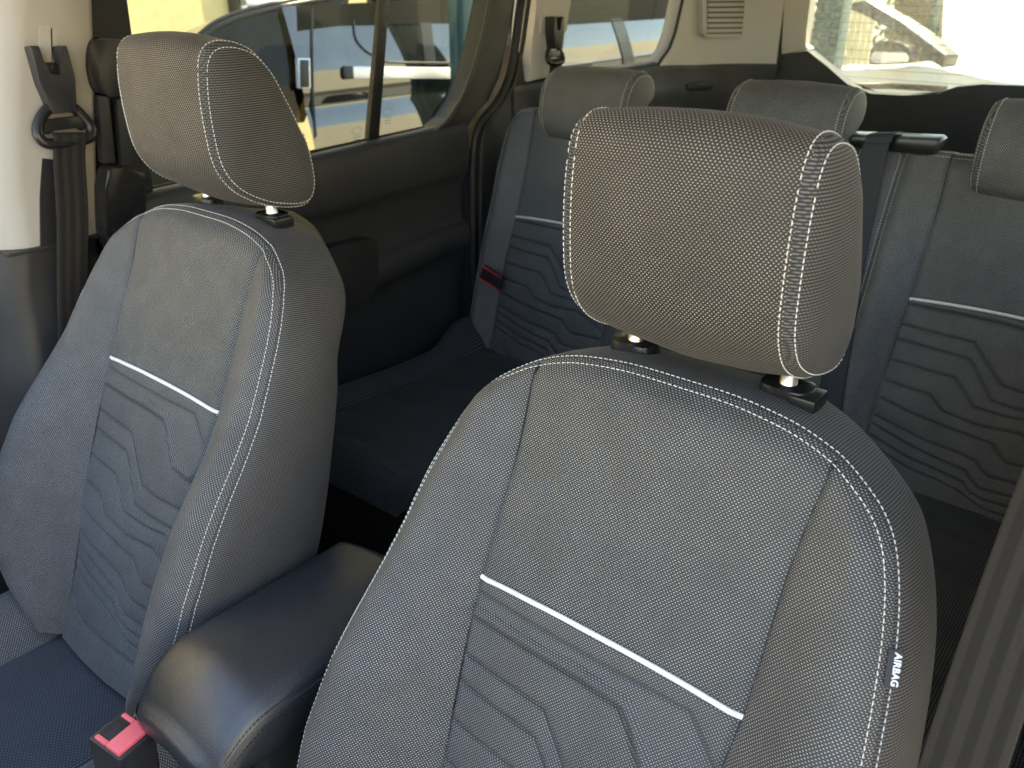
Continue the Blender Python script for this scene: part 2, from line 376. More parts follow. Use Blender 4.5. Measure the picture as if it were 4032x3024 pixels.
# adjuster track: thin raised frame lines
for nm, pp in (('track_cover', [(82, 36), (124, 40), (128, 140), (82, 140)]),):
    q = [hit(p, 0, -0.684) for p in pp]
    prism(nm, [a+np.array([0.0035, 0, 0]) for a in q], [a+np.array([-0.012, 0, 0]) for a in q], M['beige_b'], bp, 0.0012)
q = [hit(p, 0, -0.682) for p in [(108, 40), (111, 40), (114, 140), (111, 140)]]
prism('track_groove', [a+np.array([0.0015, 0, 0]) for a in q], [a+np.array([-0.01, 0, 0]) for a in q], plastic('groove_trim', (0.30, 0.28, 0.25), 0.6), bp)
q = [hit(p, 0, -0.697) for p in [(92, 290), (112, 300), (132, 525), (88, 548), (86, 430)]]
prism('belt_slot', [a+np.array([0.002, 0, 0]) for a in q], [a+np.array([-0.02, 0, 0]) for a in q], M['rubber'], bp)  # shade of the belt recess drawn as a raised black plate

# ---- belt loop and belt on it
def belt_loop(name, label, px_c, xw, sc, tilt=0.0, grp='belt loops'):
    c = hit(px_c, 0, xw); t = thing(name, label, 'belt loop', c, grp)
    def L(y, z, x=0.0): return c + np.array([x, (y*math.cos(tilt)-z*math.sin(tilt))*sc, (y*math.sin(tilt)+z*math.cos(tilt))*sc])
    # U-shaped bracket
    U = [(-0.030, 0.085), (-0.015, 0.085), (-0.010, 0.040), (0.010, 0.036), (0.015, 0.083), (0.028, 0.083), (0.031, 0.035), (0.022, -0.018), (-0.016, -0.018), (-0.026, 0.030)]
    prism('bracket', [L(a, b, 0.030) for a, b in U], [L(a*0.9, b*0.97, 0.0) for a, b in U], M['black'], t, 0.003*sc)
    prism('slider', [L(a, b, 0.020) for a, b in ((-0.011, 0.055), (0.012, 0.055), (0.014, 0.03), (-0.01, 0.03))], [L(a, b, 0.003) for a, b in ((-0.012, 0.06), (0.013, 0.06), (0.014, 0.03), (-0.011, 0.03))], M['blackgloss'], t, 0.002*sc)
    ring = catmull([L(a, b, x) for a, b, x in ((-0.018, -0.012, 0.014), (0, -0.010, 0.016), (0.022, -0.012, 0.014), (0.036, -0.030, 0.016), (0.043, -0.048, 0.020), (0.034, -0.062, 0.024), (0.0, -0.064, 0.026), (-0.034, -0.062, 0.024), (-0.043, -0.048, 0.020), (-0.036, -0.030, 0.016))], 6, True)
    tube('ring', ring, 0.0088*sc, M['blackgloss'], t, 10, True)
    web = [(-0.030, -0.026), (0.032, -0.026), (0.040, -0.046), (0.026, -0.050), (0.020, -0.043), (-0.018, -0.043), (-0.026, -0.050), (-0.040, -0.046)]
    prism('ring_web', [L(a, b, 0.020) for a, b in web], [L(a, b, 0.012) for a, b in web], M['blackgloss'], t, 0.0015*sc)
    return c, L
c, L = belt_loop('belt_loop', 'black plastic belt loop with forked bracket on the beige centre pillar', (113, 216), -0.690, 0.92)
bt = thing('seat_belt', 'dark seat belt hanging from the loop beside the far front seat', 'seat belt', (c[0], c[1], 0.6), 'seat belts')
b0 = L(0.0, -0.056, 0.028)
b1 = hit((157, 632), 0, -0.655); b2 = b1+(b1-b0)*0.6
Cc = catmull([L(0.0, -0.050, 0.012), b0+np.array([0.003, 0, 0.003]), b0*0.85+b1*0.15, b0*0.5+b1*0.5+np.array([0.006, 0, 0]), b1, b2], 10)
ribbon('webbing', Cc, (0.10, 0.99, -0.10), 0.046, (0.98, -0.12, 0.1), M['belt'], bt)

# ---- sliding rear door
dr = thing('rear_door', 'dark grey rear side door with sill, pull panel and big tinted window', 'car door', (-0.72, 0.42, 0.45))
sec = np.array([(-0.748, 1.296), (-0.735, 1.304), (-0.716, 1.307), (-0.702, 1.300), (-0.695, 1.275), (-0.692, 1.235), (-0.697, 1.195), (-0.709, 1.176), (-0.717, 1.150), (-0.720, 1.105), (-0.714, 1.086), (-0.699, 1.076), (-0.694, 1.052), (-0.700, 1.025), (-0.718, 1.000), (-0.730, 0.95), (-0.733, 0.8), (-0.733, 0.46)])
sec = catmull(sec, 4); ys = np.linspace(0.03, 0.845, 30); P = np.zeros((len(sec), 30, 3))
for j, y in enumerate(ys):
    dz = (y-0.4)*0.035; low = S1((0.845-y)/0.6)
    for i, (x, z) in enumerate(sec):
        k = S1((z-0.9)/0.15)*S1((1.10-z)/0.03)
        P[i, j] = (x, y, z+dz*S1((z-1.1)/0.1) - k*low*0.055)
grid('door_panel', P, M['grey'], dr)
pp = [(700, 690), (740, 682), (775, 662), (800, 634), (811, 596), (812, 560), (811, 530), (803, 516), (785, 517), (740, 527), (690, 540), (660, 560), (660, 690)]
q = catmull([hit(p, 0, -0.694)[1:] for p in pp], 4, True)
plate('pull_panel', q, 0, -0.735, -0.6865, M['black'], dr, 0.003)
fr = [(0.733, 1.305), (0.790, 1.334), (0.830, 1.368), (0.866, 1.416), (0.906, 1.494), (0.940, 1.585), (0.982, 1.70), (1.005, 1.775), (1.085, 1.775), (1.022, 1.579), (1.000, 1.49), (0.972, 1.410), (0.93, 1.36), (0.885, 1.335), (0.85, 1.313), (0.845, 1.20)]
plate('window_frame', fr, 0, -0.755, -0.703, M['black'], dr, 0.004)
e = catmull([(-0.704, y, z) for y, z in fr[:8]], 6); tube('window_seal', e, 0.0045, M['seal_edge'], dr)
tube('sill_seal', [(-0.742, 0.02, 1.290), (-0.738, 0.4, 1.306), (-0.738, 0.74, 1.316)], 0.004, M['rubber'], dr)
box('window_pane', (-0.752, 0.03, 1.27), (-0.748, 0.97, 1.775), M['glass'], dr)
a0, a1, b0_, b1_ = [hit(p, 0, -0.735) for p in ((820, 0), (839, 0), (790, 311), (815, 306))]
d_ = (a0-b0_)*0.75; d1_ = (a1-b1_)*0.75
q = [b0_-[0, 0.002, 0.03], b1_-[0, 0.002, 0.03], a1+d1_, a0+d_]
prism('window_bar', [np.array([-0.733, p[1], p[2]]) for p in q], [np.array([-0.7475, p[1], p[2]]) for p in q], M['blackgloss'], dr, 0.003)
# front post of the door with its latch cover
prism('front_post', [(-0.715, 0.010, 1.775), (-0.715, 0.085, 1.775), (-0.715, 0.045, 1.0), (-0.715, -0.03, 1.0)], [(-0.75, -0.010, 1.775), (-0.75, 0.085, 1.775), (-0.75, 0.045, 1.0), (-0.75, -0.05, 1.0)], M['rubber'], dr, 0.004)
def yzp(l, x): return [hit(p, 0, x)[1:] for p in l]
plate('latch_cover', catmull(yzp([(184, 105), (196, 84), (240, 82), (268, 92), (272, 200), (225, 205), (198, 192), (184, 150)], -0.69), 4, True), 0, -0.70, -0.676, M['blackgloss'], dr, 0.006)
for l in ([(204, 205), (228, 208), (243, 350), (218, 352)], [(245, 212), (285, 210), (296, 350), (256, 358)]):
    plate('latch_rib', yzp(l, -0.69), 0, -0.70, -0.679, M['black'], dr, 0.003)
plate('latch_box', catmull(yzp([(222, 365), (262, 366), (304, 372), (305, 420), (298, 500), (240, 540), (220, 500)], -0.68), 3, True), 0, -0.70, -0.664, M['blackgloss'], dr, 0.006)
# etched maker's marks on the panes
def etched(px, x, r):
    c = hit(px, 0, x); 
    e = [(x, c[1]+r*math.cos(a), c[2]+r*0.55*math.sin(a)) for a in np.linspace(0, 2*math.pi, 20, endpoint=False)]
    tube('etched_mark', e, 0.0003, M['grey'], dr, 4, True)
    for k in range(3):
        box('etched_mark', (x-0.0005, c[1]-r*0.8, c[2]-r*0.9-k*0.006), (x+0.0005, c[1]+r*(0.7-0.15*k), c[2]-r*0.9-k*0.006+0.0009), M['grey'], dr)
etched((771, 283), -0.7465, 0.014); etched((838, 241), -0.7465, 0.014)

# ---- C pillar, quarter panel
tube('x', [(0, 0, 0), (0, 0, 1)], 1, M['rubber'], None); bpy.data.objects.remove(bpy.data.objects['x'])
cp = thing('pillar_trim', 'rear door pillar with pale beige upper cover and black rubber door seal', 'pillar', (-0.71, 1.08, 0.45))
plate('upper_cover', [(1.066, 1.392), (1.196, 1.400), (1.208, 1.46), (1.226, 1.576), (1.262, 1.775), (1.15, 1.775), (1.098, 1.578), (1.085, 1.50)], 0, -0.76, -0.690, M['beige'], cp, 0.006)
plate('upper_step', [(1.105, 1.50), (1.214, 1.502), (1.226, 1.576), (1.262, 1.775), (1.165, 1.775), (1.112, 1.578)], 0, -0.70, -0.682, M['beige'], cp, 0.004)
sd1 = catmull([(-0.702, 1.115, 1.78), (-0.702, 1.052, 1.579), (-0.702, 1.028, 1.48), (-0.702, 1.00, 1.405), (-0.702, 0.955, 1.352), (-0.702, 0.905, 1.318), (-0.702, 0.874, 1.27), (-0.702, 0.864, 1.15), (-0.702, 0.860, 0.9), (-0.702, 0.858, 0.5)], 6)
tube('door_seal', sd1, 0.0115, M['rubber'], cp, 10)
q = [(p[1], p[2]) for p in sd1]; 
plate('lower_cover', q[12:] + [(1.03, 0.5), (1.03, 1.31), (1.16, 1.385), (1.066, 1.389), (1.06, 1.45)], 0, -0.755, -0.7035, M['grey'], cp, 0.003)
tube('cover_edge', [(-0.7025, y+0.030, z) for (y, z) in q[2:]], 0.006, M['grey'], cp)

c, L = belt_loop('belt_loop', 'small black belt loop high on the rear door pillar, behind the seats', (1186, 92), -0.672, 0.72)
bt = thing('seat_belt', 'grey seat belt running down behind the far rear headrest', 'seat belt', (c[0], c[1], 0.9), 'seat belts')
s0 = L(0, -0.05, 0.024); s1 = hit((1194, 225), 0, -0.668); 
ribbon('webbing', catmull([s0, s0*0.5+s1*0.5, s1, s1+(s1-s0)*0.6], 8), (0.05, 0.99, 0.02), 0.046, (0.99, -0.05, 0), M['belt'], bt)

qp = thing('quarter_trim', 'luggage side trim with beige vent panel above dark grey moulding', 'side trim', (-0.69, 1.6, 0.45))
path = catmull([(-0.700, 1.02), (-0.700, 1.25), (-0.700, 1.5), (-0.700, 1.72), (-0.690, 1.88), (-0.640, 2.01), (-0.565, 2.085), (-0.500, 2.128)], 8)
zz = np.concatenate([np.linspace(0.46, 1.2, 8), np.linspace(1.24, 1.375, 12)])
P = np.zeros((len(zz)+4, len(path), 3))
for j, (x, y) in enumerate(path):
    top = 1.383 - 0.012*S1((y-1.7)/0.3)
    for i, z in enumerate(zz):
        bulge = 0.018*S1((1.36-z)/0.06)*S1((y-1.15)/0.2)*S1((2.12-y)/0.1); z2 = 0.46+(z-0.46)*(top-0.46)/(1.375-0.46)
        P[i, j] = (x+bulge, y, z2)
    for k, (dx, dz) in enumerate(((-0.004, 0.006), (-0.012, 0.011), (-0.03, 0.013), (-0.06, 0.011))): P[len(zz)+k, j] = (x+dx, y, top+dz)
grid('lower_moulding', P, M['grey'], qp)
pth = resample(np.array([p for p in path if p[1] > 1.70]), 40); P = []
for z in np.linspace(1.376, 1.78, 30):
    y0 = np.interp(z, [1.376, 1.40, 1.43, 1.476, 1.566, 1.78], [1.715, 1.74, 1.785, 1.812, 1.838, 1.885]); row = []
    ym = np.linspace(0, 1, 40); full = np.linspace(0, 1, 40)
    yy = pth[:, 1]; f0 = np.interp(y0, yy, full)
    for t in ym: f = f0+(1-f0)*t; row.append((np.interp(f, full, pth[:, 0])-0.002, np.interp(f, full, yy), z))
    P.append(row)
P = np.array(P); ins = P[:, :1].copy(); ins[..., 0] -= 0.05; ins[..., 1] -= 0.004; P2 = np.concatenate([ins, P], 1)
o = grid('beige_panel', P2, M['beige'], qp); o['label'] = 'pale beige upper panel with vent'
tube('window_edge_seal', [(p[0, 0]-0.004, p[0, 1]-0.003, p[0, 2]) for p in P], 0.005, M['rubber'], qp)
# vent: frame plus slats on the curved part
va, vb = np.array([-0.6925, 1.862]), np.array([-0.630, 2.018]); 
def onvent(px):
    d = ray(px); n2 = np.array([vb[1]-va[1], -(vb[0]-va[0])]); k = ((va-CAM[:2])@n2)/(d[:2]@n2); return CAM+d*k
nv3 = np.array([vb[1]-va[1], -(vb[0]-va[0]), 0]); nv3 /= np.linalg.norm(nv3)
q = [onvent(p) for p in ((1512, -30), (1612, -30), (1603, 76), (1594, 82), (1524, 80), (1514, 74))]
prism('vent_frame', [p+nv3*0.012 for p in q], [p-nv3*0.02 for p in q], M['beige'], qp, 0.003)
q = [onvent(p) for p in ((1521, -30), (1604, -30), (1598, 72), (1522, 73))]
prism('vent_backing', [p+nv3*0.0127 for p in q], [p for p in q], simple('vent_dark', (0.10, 0.095, 0.085), 0.8), qp)  # shade between the slats put in as a dark plate
for k in range(8):
    y = 68-k*11.2
    q = [onvent(p) for p in ((1522+k*0.15, y-5.8), (1597+k*0.7, y-6.6), (1597+k*0.7, y+0.8), (1522+k*0.15, y+1.6))]
    prism('vent_slat', [q[0]+nv3*0.0145, q[1]+nv3*0.0145, q[2]+nv3*0.023, q[3]+nv3*0.023], [p+nv3*0.008 for p in q], M['beige'], qp, 0.0008)
q = [onvent(p) for p in ((1622, -30), (1672, -30), (1655, 70), (1640, 84), (1628, 60))]
prism('vent_shoulder', [p+nv3*0.004 for p in q], [p-nv3*0.02 for p in q], M['beige'], qp, 0.003)
ha, hb = np.array([-0.668, 1.88]), np.array([-0.614, 2.01]); hn = np.array([hb[1]-ha[1], -(hb[0]-ha[0]), 0]); hn /= np.linalg.norm(hn)
def onmould(px):
    d = ray(px); return CAM+d*(((ha-CAM[:2])@hn[:2])/(d[:2]@hn[:2]))
hp = [onmould(p) for p in ((1482, 182), (1538, 175), (1541, 188), (1534, 194), (1490, 198), (1483, 194))]
prism('handle_cover', [p+hn*0.003 for p in hp], [p-hn*0.02 for p in hp], M['black'], qp, 0.0025)
box('window_pane', (-0.752, 1.15, 1.36), (-0.748, 1.92, 1.775), M['glass'], qp)

# ---- tailgate
GY = 2.15
tg = thing('tailgate', 'tailgate with dark lower trim and dusty heated rear window', 'tailgate', (0, GY, 0.45))
def xz(l, y=GY): return [(hit(p, 1, y)[0], hit(p, 1, y)[2]) for p in l]
a = xz([(1700, 0), (1756, 0), (1748, 60), (1743, 97), (1753, 106), (1692, 117)])
plate('side_cover', [(a[0][0]-0.03, 1.775), (a[1][0]+0.0, 1.775), a[1], a[2], a[3], a[4], a[5], a[0]], 1, GY-0.02, GY+0.028, M['beige'], tg, 0.004)
a = xz([(1692, 118.5), (1753, 107.5), (1799, 146), (1838, 180), (1858, 194), (1888, 200), (1960, 204), (2029, 206), (2037, 196), (2074, 184), (2130, 180), (2260, 184)])
hum = a[8:]
plate('lower_trim', a + [(0.66, 1.37), (0.66, 0.5), (-0.50, 0.5), (-0.50, 1.2)], 1, GY-0.03, GY+0.028, M['grey'], tg, 0.008)
tube('body_gap', [(-0.492, GY-0.012, 1.78), (-0.49, GY-0.014, 1.4), (-0.50, GY-0.018, 0.5)], 0.006, M['rubber'], tg)
box('glass_pane', (-0.52, GY+0.03, 1.25), (0.56, GY+0.034, 1.775), M['rglass'], tg)
for k in range(11):
    z = 1.345+k*0.026
    tube('heater_wire', [(-0.47, GY+0.029, z+0.004), (0, GY+0.029, z), (0.52, GY+0.029, z+0.004)], 0.0007, M['rubber'], tg, 4)
wa, wb = hit((1850, 186), 1, GY+0.07), hit((2045, 193), 1, GY+0.07)
tube('wiper_arm', [wa, wa*0.6+wb*0.4+np.array([0, 0.01, 0.004]), wb], 0.010, M['rubber'], tg)

# ------------------------------------------------------------------ seats
WAVES = [(np.random.normal(size=3), np.random.uniform(0, 6.28), sc) for sc in (28, 28, 45, 45, 45, 80, 80, 80, 120, 120)]
def lumps(P):
    """small unevenness of stuffed cloth, as a height in metres"""
    h = np.zeros(P.shape[:-1])
    for d, ph, sc in WAVES: h = h+np.sin((P@(d/np.linalg.norm(d)))*sc+ph)/sc
    return h*0.013
class Back:
    """a seat back: cloth face built on a leaning plane, x across, t up the plane, n out of it"""
    def __init__(s, base, O, rec, outline, ctab, btab, tp, seat_c, mats, back_y, top_depth, grooves=True, res=0.0011, drop=0.024):
        s.drop = drop
        s.base = np.array(base, float); s.O = np.array(O, float); a = R(rec)
        s.T = np.array([0, math.sin(a), math.cos(a)]); s.N = np.array([0, -math.cos(a), math.sin(a)])
        s.half = catmull(outline, 8); s.ct = np.array(ctab); s.bt = np.array(btab); s.tp = tp; s.m = mats; s.res = res
        s.grooves = grooves; s.back_y = back_y; s.td = top_depth
        i = int(np.argmin(np.abs(s.half[:, 0]-s.c(s.half[:, 1])) + (s.half[:, 1] < -0.05)*9)); s.i0 = i; s.t0 = s.half[i, 1]
        s.tmin = s.half[-1, 1]
    def c(s, t): return np.interp(t, s.ct[::-1, 0], s.ct[::-1, 1])
    def B(s, t): return np.interp(t, s.bt[::-1, 0], s.bt[::-1, 1])
    def W(s, t): h = s.half; return np.interp(t, h[::-1, 1], h[::-1, 0])
    def top(s, x): h = s.half[:s.i0+1]; return np.interp(np.abs(x), h[:, 0], h[:, 1])
    def P(s, x, t, n): 
        x, t, n = np.broadcast_arrays(x, t, n)
        return s.base+s.O+np.stack([x, 0*x, 0*x], -1)+t[..., None]*s.T+n[..., None]*s.N
    def n(s, x, t):
        x, t = np.broadcast_arrays(np.asarray(x, float), np.asarray(t, float)); x0 = x; x = np.abs(x); c = s.c(t); Wt = np.maximum(s.W(np.minimum(t, s.t0)), c+1e-4)
        q = np.clip((x-c)/(Wt-c), 0, 1)
        bump = np.where(q < 0.78, np.sin(np.clip(q/0.78, 0, 1)*math.pi/2)**1.35, 1-0.12*(np.clip(q-0.78, 0, 1)/0.22)**2)
        n = s.B(t)*bump*S1((s.t0-t)/0.06)
        n = n + 0.007*np.clip(1-(x/c)**2, 0, 1)*S1((0.03-t)/0.05) - 0.0035*np.exp(-((x-c)/0.0035)**2)
        e = np.where(x < c, s.top(np.minimum(x, c))-t, (Wt-x)*1.0)
        n = n - 0.013*(1-np.clip(e/0.028, 0, 1))**2
        n = n + 0.008*np.exp(-((t+0.40)/0.13)**2)*(1-q)
        pk = np.exp(-(np.minimum(np.abs(x-c), np.abs(e))/0.012)**2)*0.00045*np.sin(t*210+3*np.sin(t*37))*np.sin(x*90+t*160)
        return n + lumps(np.stack([x0, t, 0*t+0*x], -1)) + pk
    def build(s, par):
        m = s.m; c, tp = s.c, s.tp
        # plain upper panel
        nx = 100; nb = 90; a = np.linspace(-1, 1, nx)[None, :]; b = np.linspace(0, 1, nb)[:, None]
        pipe = lambda x: tp + 0.007*np.clip(1-(np.abs(x)/0.145)**2, 0, 1)
        X0 = a*0.148; t1 = s.top(np.minimum(np.abs(X0), s.half[s.i0, 0])); t0 = pipe(X0); t = t0+(t1-t0)*b; X = a*np.minimum(c(t), s.half[s.i0, 0]+0*t)
        n = s.n(X, t) - 0.003*np.exp(-((t-t0)/0.004)**2)
        grid('upper_panel', s.P(X, t, n), m['up'], par, np.stack([X, t], -1))
        # quilted lower panel
        nx = int(0.3/s.res); nb = int((tp-s.tmin)/s.res); a = np.linspace(-1, 1, nx)[None, :]; b = np.linspace(0, 1, nb)[:, None]
        t1 = pipe(a*0.14); t = s.tmin+(t1-s.tmin)*b; X = a*c(t); n = s.n(X, t) - 0.003*np.exp(-((t-t1)/0.004)**2)
        if s.grooves:
            g = np.zeros_like(n); wl = np.zeros_like(n)
            for dep, wid, pl in GROOVES:
                pl = np.array(pl); d = np.full(n.shape, 9.0); sgn = np.ones(n.shape)
                for p0, p1 in zip(pl[:-1], pl[1:]):
                    v = p1-p0; l2 = v@v; k = np.clip(((X-p0[0])*v[0]+(t-p0[1])*v[1])/l2, 0, 1)
                    dd = np.hypot(X-(p0[0]+k*v[0]), t-(p0[1]+k*v[1])); cr = v[0]*(t-p0[1])-v[1]*(X-p0[0])
                    sgn = np.where(dd < d, np.sign(cr), sgn); d = np.minimum(d, dd)
                f = dep*(0.85*np.exp(-(d/0.0019)**2)+1.35*np.exp(-d/np.where(sgn > 0, 0.0035, 0.010))) if dep > 0 else dep*1.3*np.exp(-(d/wid)**2)
                g = np.where(np.abs(f) > np.abs(g), f, g); wl = np.maximum(wl, np.exp(-(d/0.0024)**2) if dep > 0 else 0)
            g = g*S1((c(t)-np.abs(X))/0.007)
            n = n-g
        qo = grid('quilted_panel', s.P(X, t, n), m['low'], par, np.stack([X, t], -1))
        if s.grooves: qo.data.attributes.new('weld', 'FLOAT', 'POINT').data.foreach_set('value', wl.astype(np.float32).ravel())
        xs = np.linspace(-1, 1, 30); tt = pipe(xs*0.14); xx = xs*(c(tt)-0.0005)
        tube('piping', s.P(xx, tt, s.n(xx, tt)-0.0005), 0.0027, M['piping'], par, 8)
        for sg in (-1, 1):
            tt = np.linspace(s.tmin, s.t0-0.004, 120); xx = c(tt)
            tube('seam', s.P(sg*xx, tt, s.n(xx, tt)-0.0006), 0.0011, M['stitch_dark'], par, 5)
        # bolsters
        nb = int((s.t0-s.tmin)/0.003); nq = 34; tt = np.linspace(s.tmin, s.t0-0.0005, nb)[:, None]; q = np.linspace(0, 1, nq)[None, :]
        for sg in (-1, 1):
            W = s.W(tt); X = c(tt)+(np.maximum(W, c(tt)+1e-4)-c(tt))*q; n = s.n(X, tt+0*X); P = s.P(sg*X, tt+0*X, n)
            u = c(tt)+arcs(P, 1); grid('bolster', P, m['bol'], par, np.stack([sg*u, tt+0*X], -1), flip=(sg < 0))
        # side band all round
        H = s.half; full = np.vstack([np.stack([-H[::-1, 0], H[::-1, 1]], -1), H[1:]]); full = resample(full, 220)
        x, t = full[:, 0], full[:, 1]; ax = np.abs(x)
        tn = np.gradient(full, axis=0); tn /= np.linalg.norm(tn, axis=1)[:, None]; on = np.stack([-tn[:, 1], tn[:, 0]], -1)   # outline normal, outwards
        ein = full - on*0.0006; nf = s.n(ein[:, 0], np.minimum(ein[:, 1], s.top(np.minimum(np.abs(ein[:, 0]), s.half[s.i0, 0])))); Pf = s.P(x, t, nf)
        top = S1((t+0.16)/0.15); loc = Pf-s.base
        yb = s.back_y(loc[:, 2]); yb = yb*(1-top)+(yb*0+s.td*(1-0.62*S1((ax-0.09)/0.12)))*top
        Pb = Pf.copy(); Pb[:, 1] = s.base[1]+yb; Pb[:, 0] = s.base[0]+x+0.004*np.sign(x)*(1-top)-0.03*x*top; Pb[:, 2] = Pf[:, 2]-s.drop*top-0.01*(1-top)
        k = 22; G = np.zeros((k, len(full), 3)); on3 = on[:, :1]*np.array([1., 0, 0])+on[:, 1:]*s.T
        for i in range(k):
            f = i/(k-1); G[i] = Pf*(1-f)+Pb*f + (on3*(0.016-0.010*top)[:, None]*(math.sin(math.pi*min(1, f*1.02))**0.6 if 0 < f < 1 else 0)) - on3*(0.0025*math.exp(-(f/0.05)**2))
        L = arcs(Pf[None], 1)[0]; dep = arcs(G, 0); uv = np.stack([dep, np.broadcast_to(L, dep.shape)], -1)
        grid('side_band', G, m['gus'], par, uv, flip=True)
        # back shell
        nh = len(full)//2; Lh = Pb[:nh]; Rh = Pb[::-1][:nh]; kk = 14; Bk = np.zeros((nh, kk, 3))
        for i in range(kk):
            f = i/(kk-1); Bk[:, i] = Lh*(1-f)+Rh*f; Bk[:, i, 1] += 0.035*math.sin(math.pi*f)**0.7
        grid('back_shell', Bk, M['shell'], par)
        # double stitching along the seam
        ins = full-on*0.0055; keep = ins[:, 1] > s.tmin+0.02
        nn = s.n(ins[:, 0], ins[:, 1]); Pi = s.P(ins[:, 0], ins[:, 1], nn); nrm = np.broadcast_to(s.N, Pi.shape)+on3*0.5
        runs = [(Pi[keep], nrm[keep])]
        G1 = []
        for j in range(len(full)):
            d = dep[:, j]; f = 0.0065; G1.append([np.interp(f, d, G[:, j, a]) for a in range(3)])
        G1 = np.array(G1); runs.append((G1[keep], (on3+0.35*s.N)[keep]))
        stitches('stitching', runs, None, M['stitch'], par)
        s.full, s.Pf, s.on3, s.G, s.dep = full, Pf, on3, G, dep
        return s

GROOVES = [
 (0.0016, 0.003, [(-0.14, -0.236), (0.10, -0.237), (0.112, -0.249), (0.15, -0.29)]),
 (-0.0028, 0.0045, [(-0.15, -0.254), (0.0, -0.253), (0.046, -0.257), (0.060, -0.271), (0.090, -0.310), (0.15, -0.318)]),
 (0.0024, 0.0050, [(-0.15, -0.262), (-0.0, -0.261), (0.040, -0.265), (0.053, -0.277), (0.083, -0.318), (0.15, -0.327)]),
 (0.0026, 0.0050, [(-0.15, -0.300), (-0.028, -0.303), (-0.013, -0.318), (0.03, -0.362), (0.058, -0.366), (0.15, -0.364)]),
 (0.0026, 0.0050, [(-0.15, -0.327), (-0.027, -0.332), (-0.012, -0.348), (0.024, -0.392), (0.06, -0.396), (0.15, -0.393)]),
 (0.0024, 0.0050, [(-0.15, -0.366), (-0.04, -0.370), (-0.02, -0.388), (0.0, -0.411), (0.06, -0.412), (0.099, -0.407), (0.15, -0.44)]),
 (0.0026, 0.0050, [(-0.15, -0.405), (-0.07, -0.410), (-0.045, -0.432), (0.017, -0.440), (0.08, -0.434), (0.097, -0.441), (0.15, -0.462)]),
 (0.0026, 0.0050, [(-0.15, -0.438), (-0.099, -0.450), (-0.03, -0.458), (0.045, -0.464), (0.058, -0.478), (0.074, -0.489), (0.15, -0.484)]),
 (0.0026, 0.0050, [(-0.15, -0.474), (-0.059, -0.492), (0.0, -0.496), (0.030, -0.502), (0.040, -0.513), (0.055, -0.521), (0.15, -0.518)]),
 (0.0026, 0.0050, [(-0.15, -0.490), (-0.09, -0.507), (-0.03, -0.518), (0.017, -0.523), (0.029, -0.535), (0.045, -0.546), (0.15, -0.544)]),
 (0.0026, 0.0050, [(-0.15, -0.512), (-0.079, -0.532), (-0.011, -0.540), (0.020, -0.545), (0.032, -0.558), (0.055, -0.564), (0.15, -0.562)]),
 (0.0022, 0.0050, [(-0.15, -0.528), (-0.072, -0.551), (-0.014, -0.556), (0.018, -0.563), (0.06, -0.580), (0.15, -0.580)]),
 (0.0030, 0.0050, [(-0.112, -0.575), (-0.085, -0.600), (-0.048, -0.606), (0.15, -0.606)]),
]
OUT_F = [(0, 0.024), (0.05, 0.0235), (0.092, 0.019), (0.118, 0.0135), (0.147, 0.003), (0.170, -0.011), (0.190, -0.027), (0.204, -0.045), (0.213, -0.065), (0.221, -0.09), (0.228, -0.12), (0.235, -0.16), (0.242, -0.21), (0.249, -0.27), (0.257, -0.35), (0.261, -0.42), (0.258, -0.48), (0.246, -0.53), (0.222, -0.575), (0.185, -0.615), (0.150, -0.655)]
C_F = [(0.03, 0.149), (0.0, 0.148), (-0.05, 0.143), (-0.10, 0.140), (-0.218, 0.141), (-0.28, 0.137), (-0.34, 0.130), (-0.40, 0.122), (-0.48, 0.116), (-0.58, 0.112), (-0.66, 0.110)]
B_F = [(0.03, 0.004), (0, 0.006), (-0.05, 0.012), (-0.1, 0.019), (-0.15, 0.026), (-0.2, 0.034), (-0.25, 0.047), (-0.3, 0.061), (-0.35, 0.073), (-0.43, 0.083), (-0.49, 0.083), (-0.55, 0.074), (-0.60, 0.058), (-0.66, 0.03)]

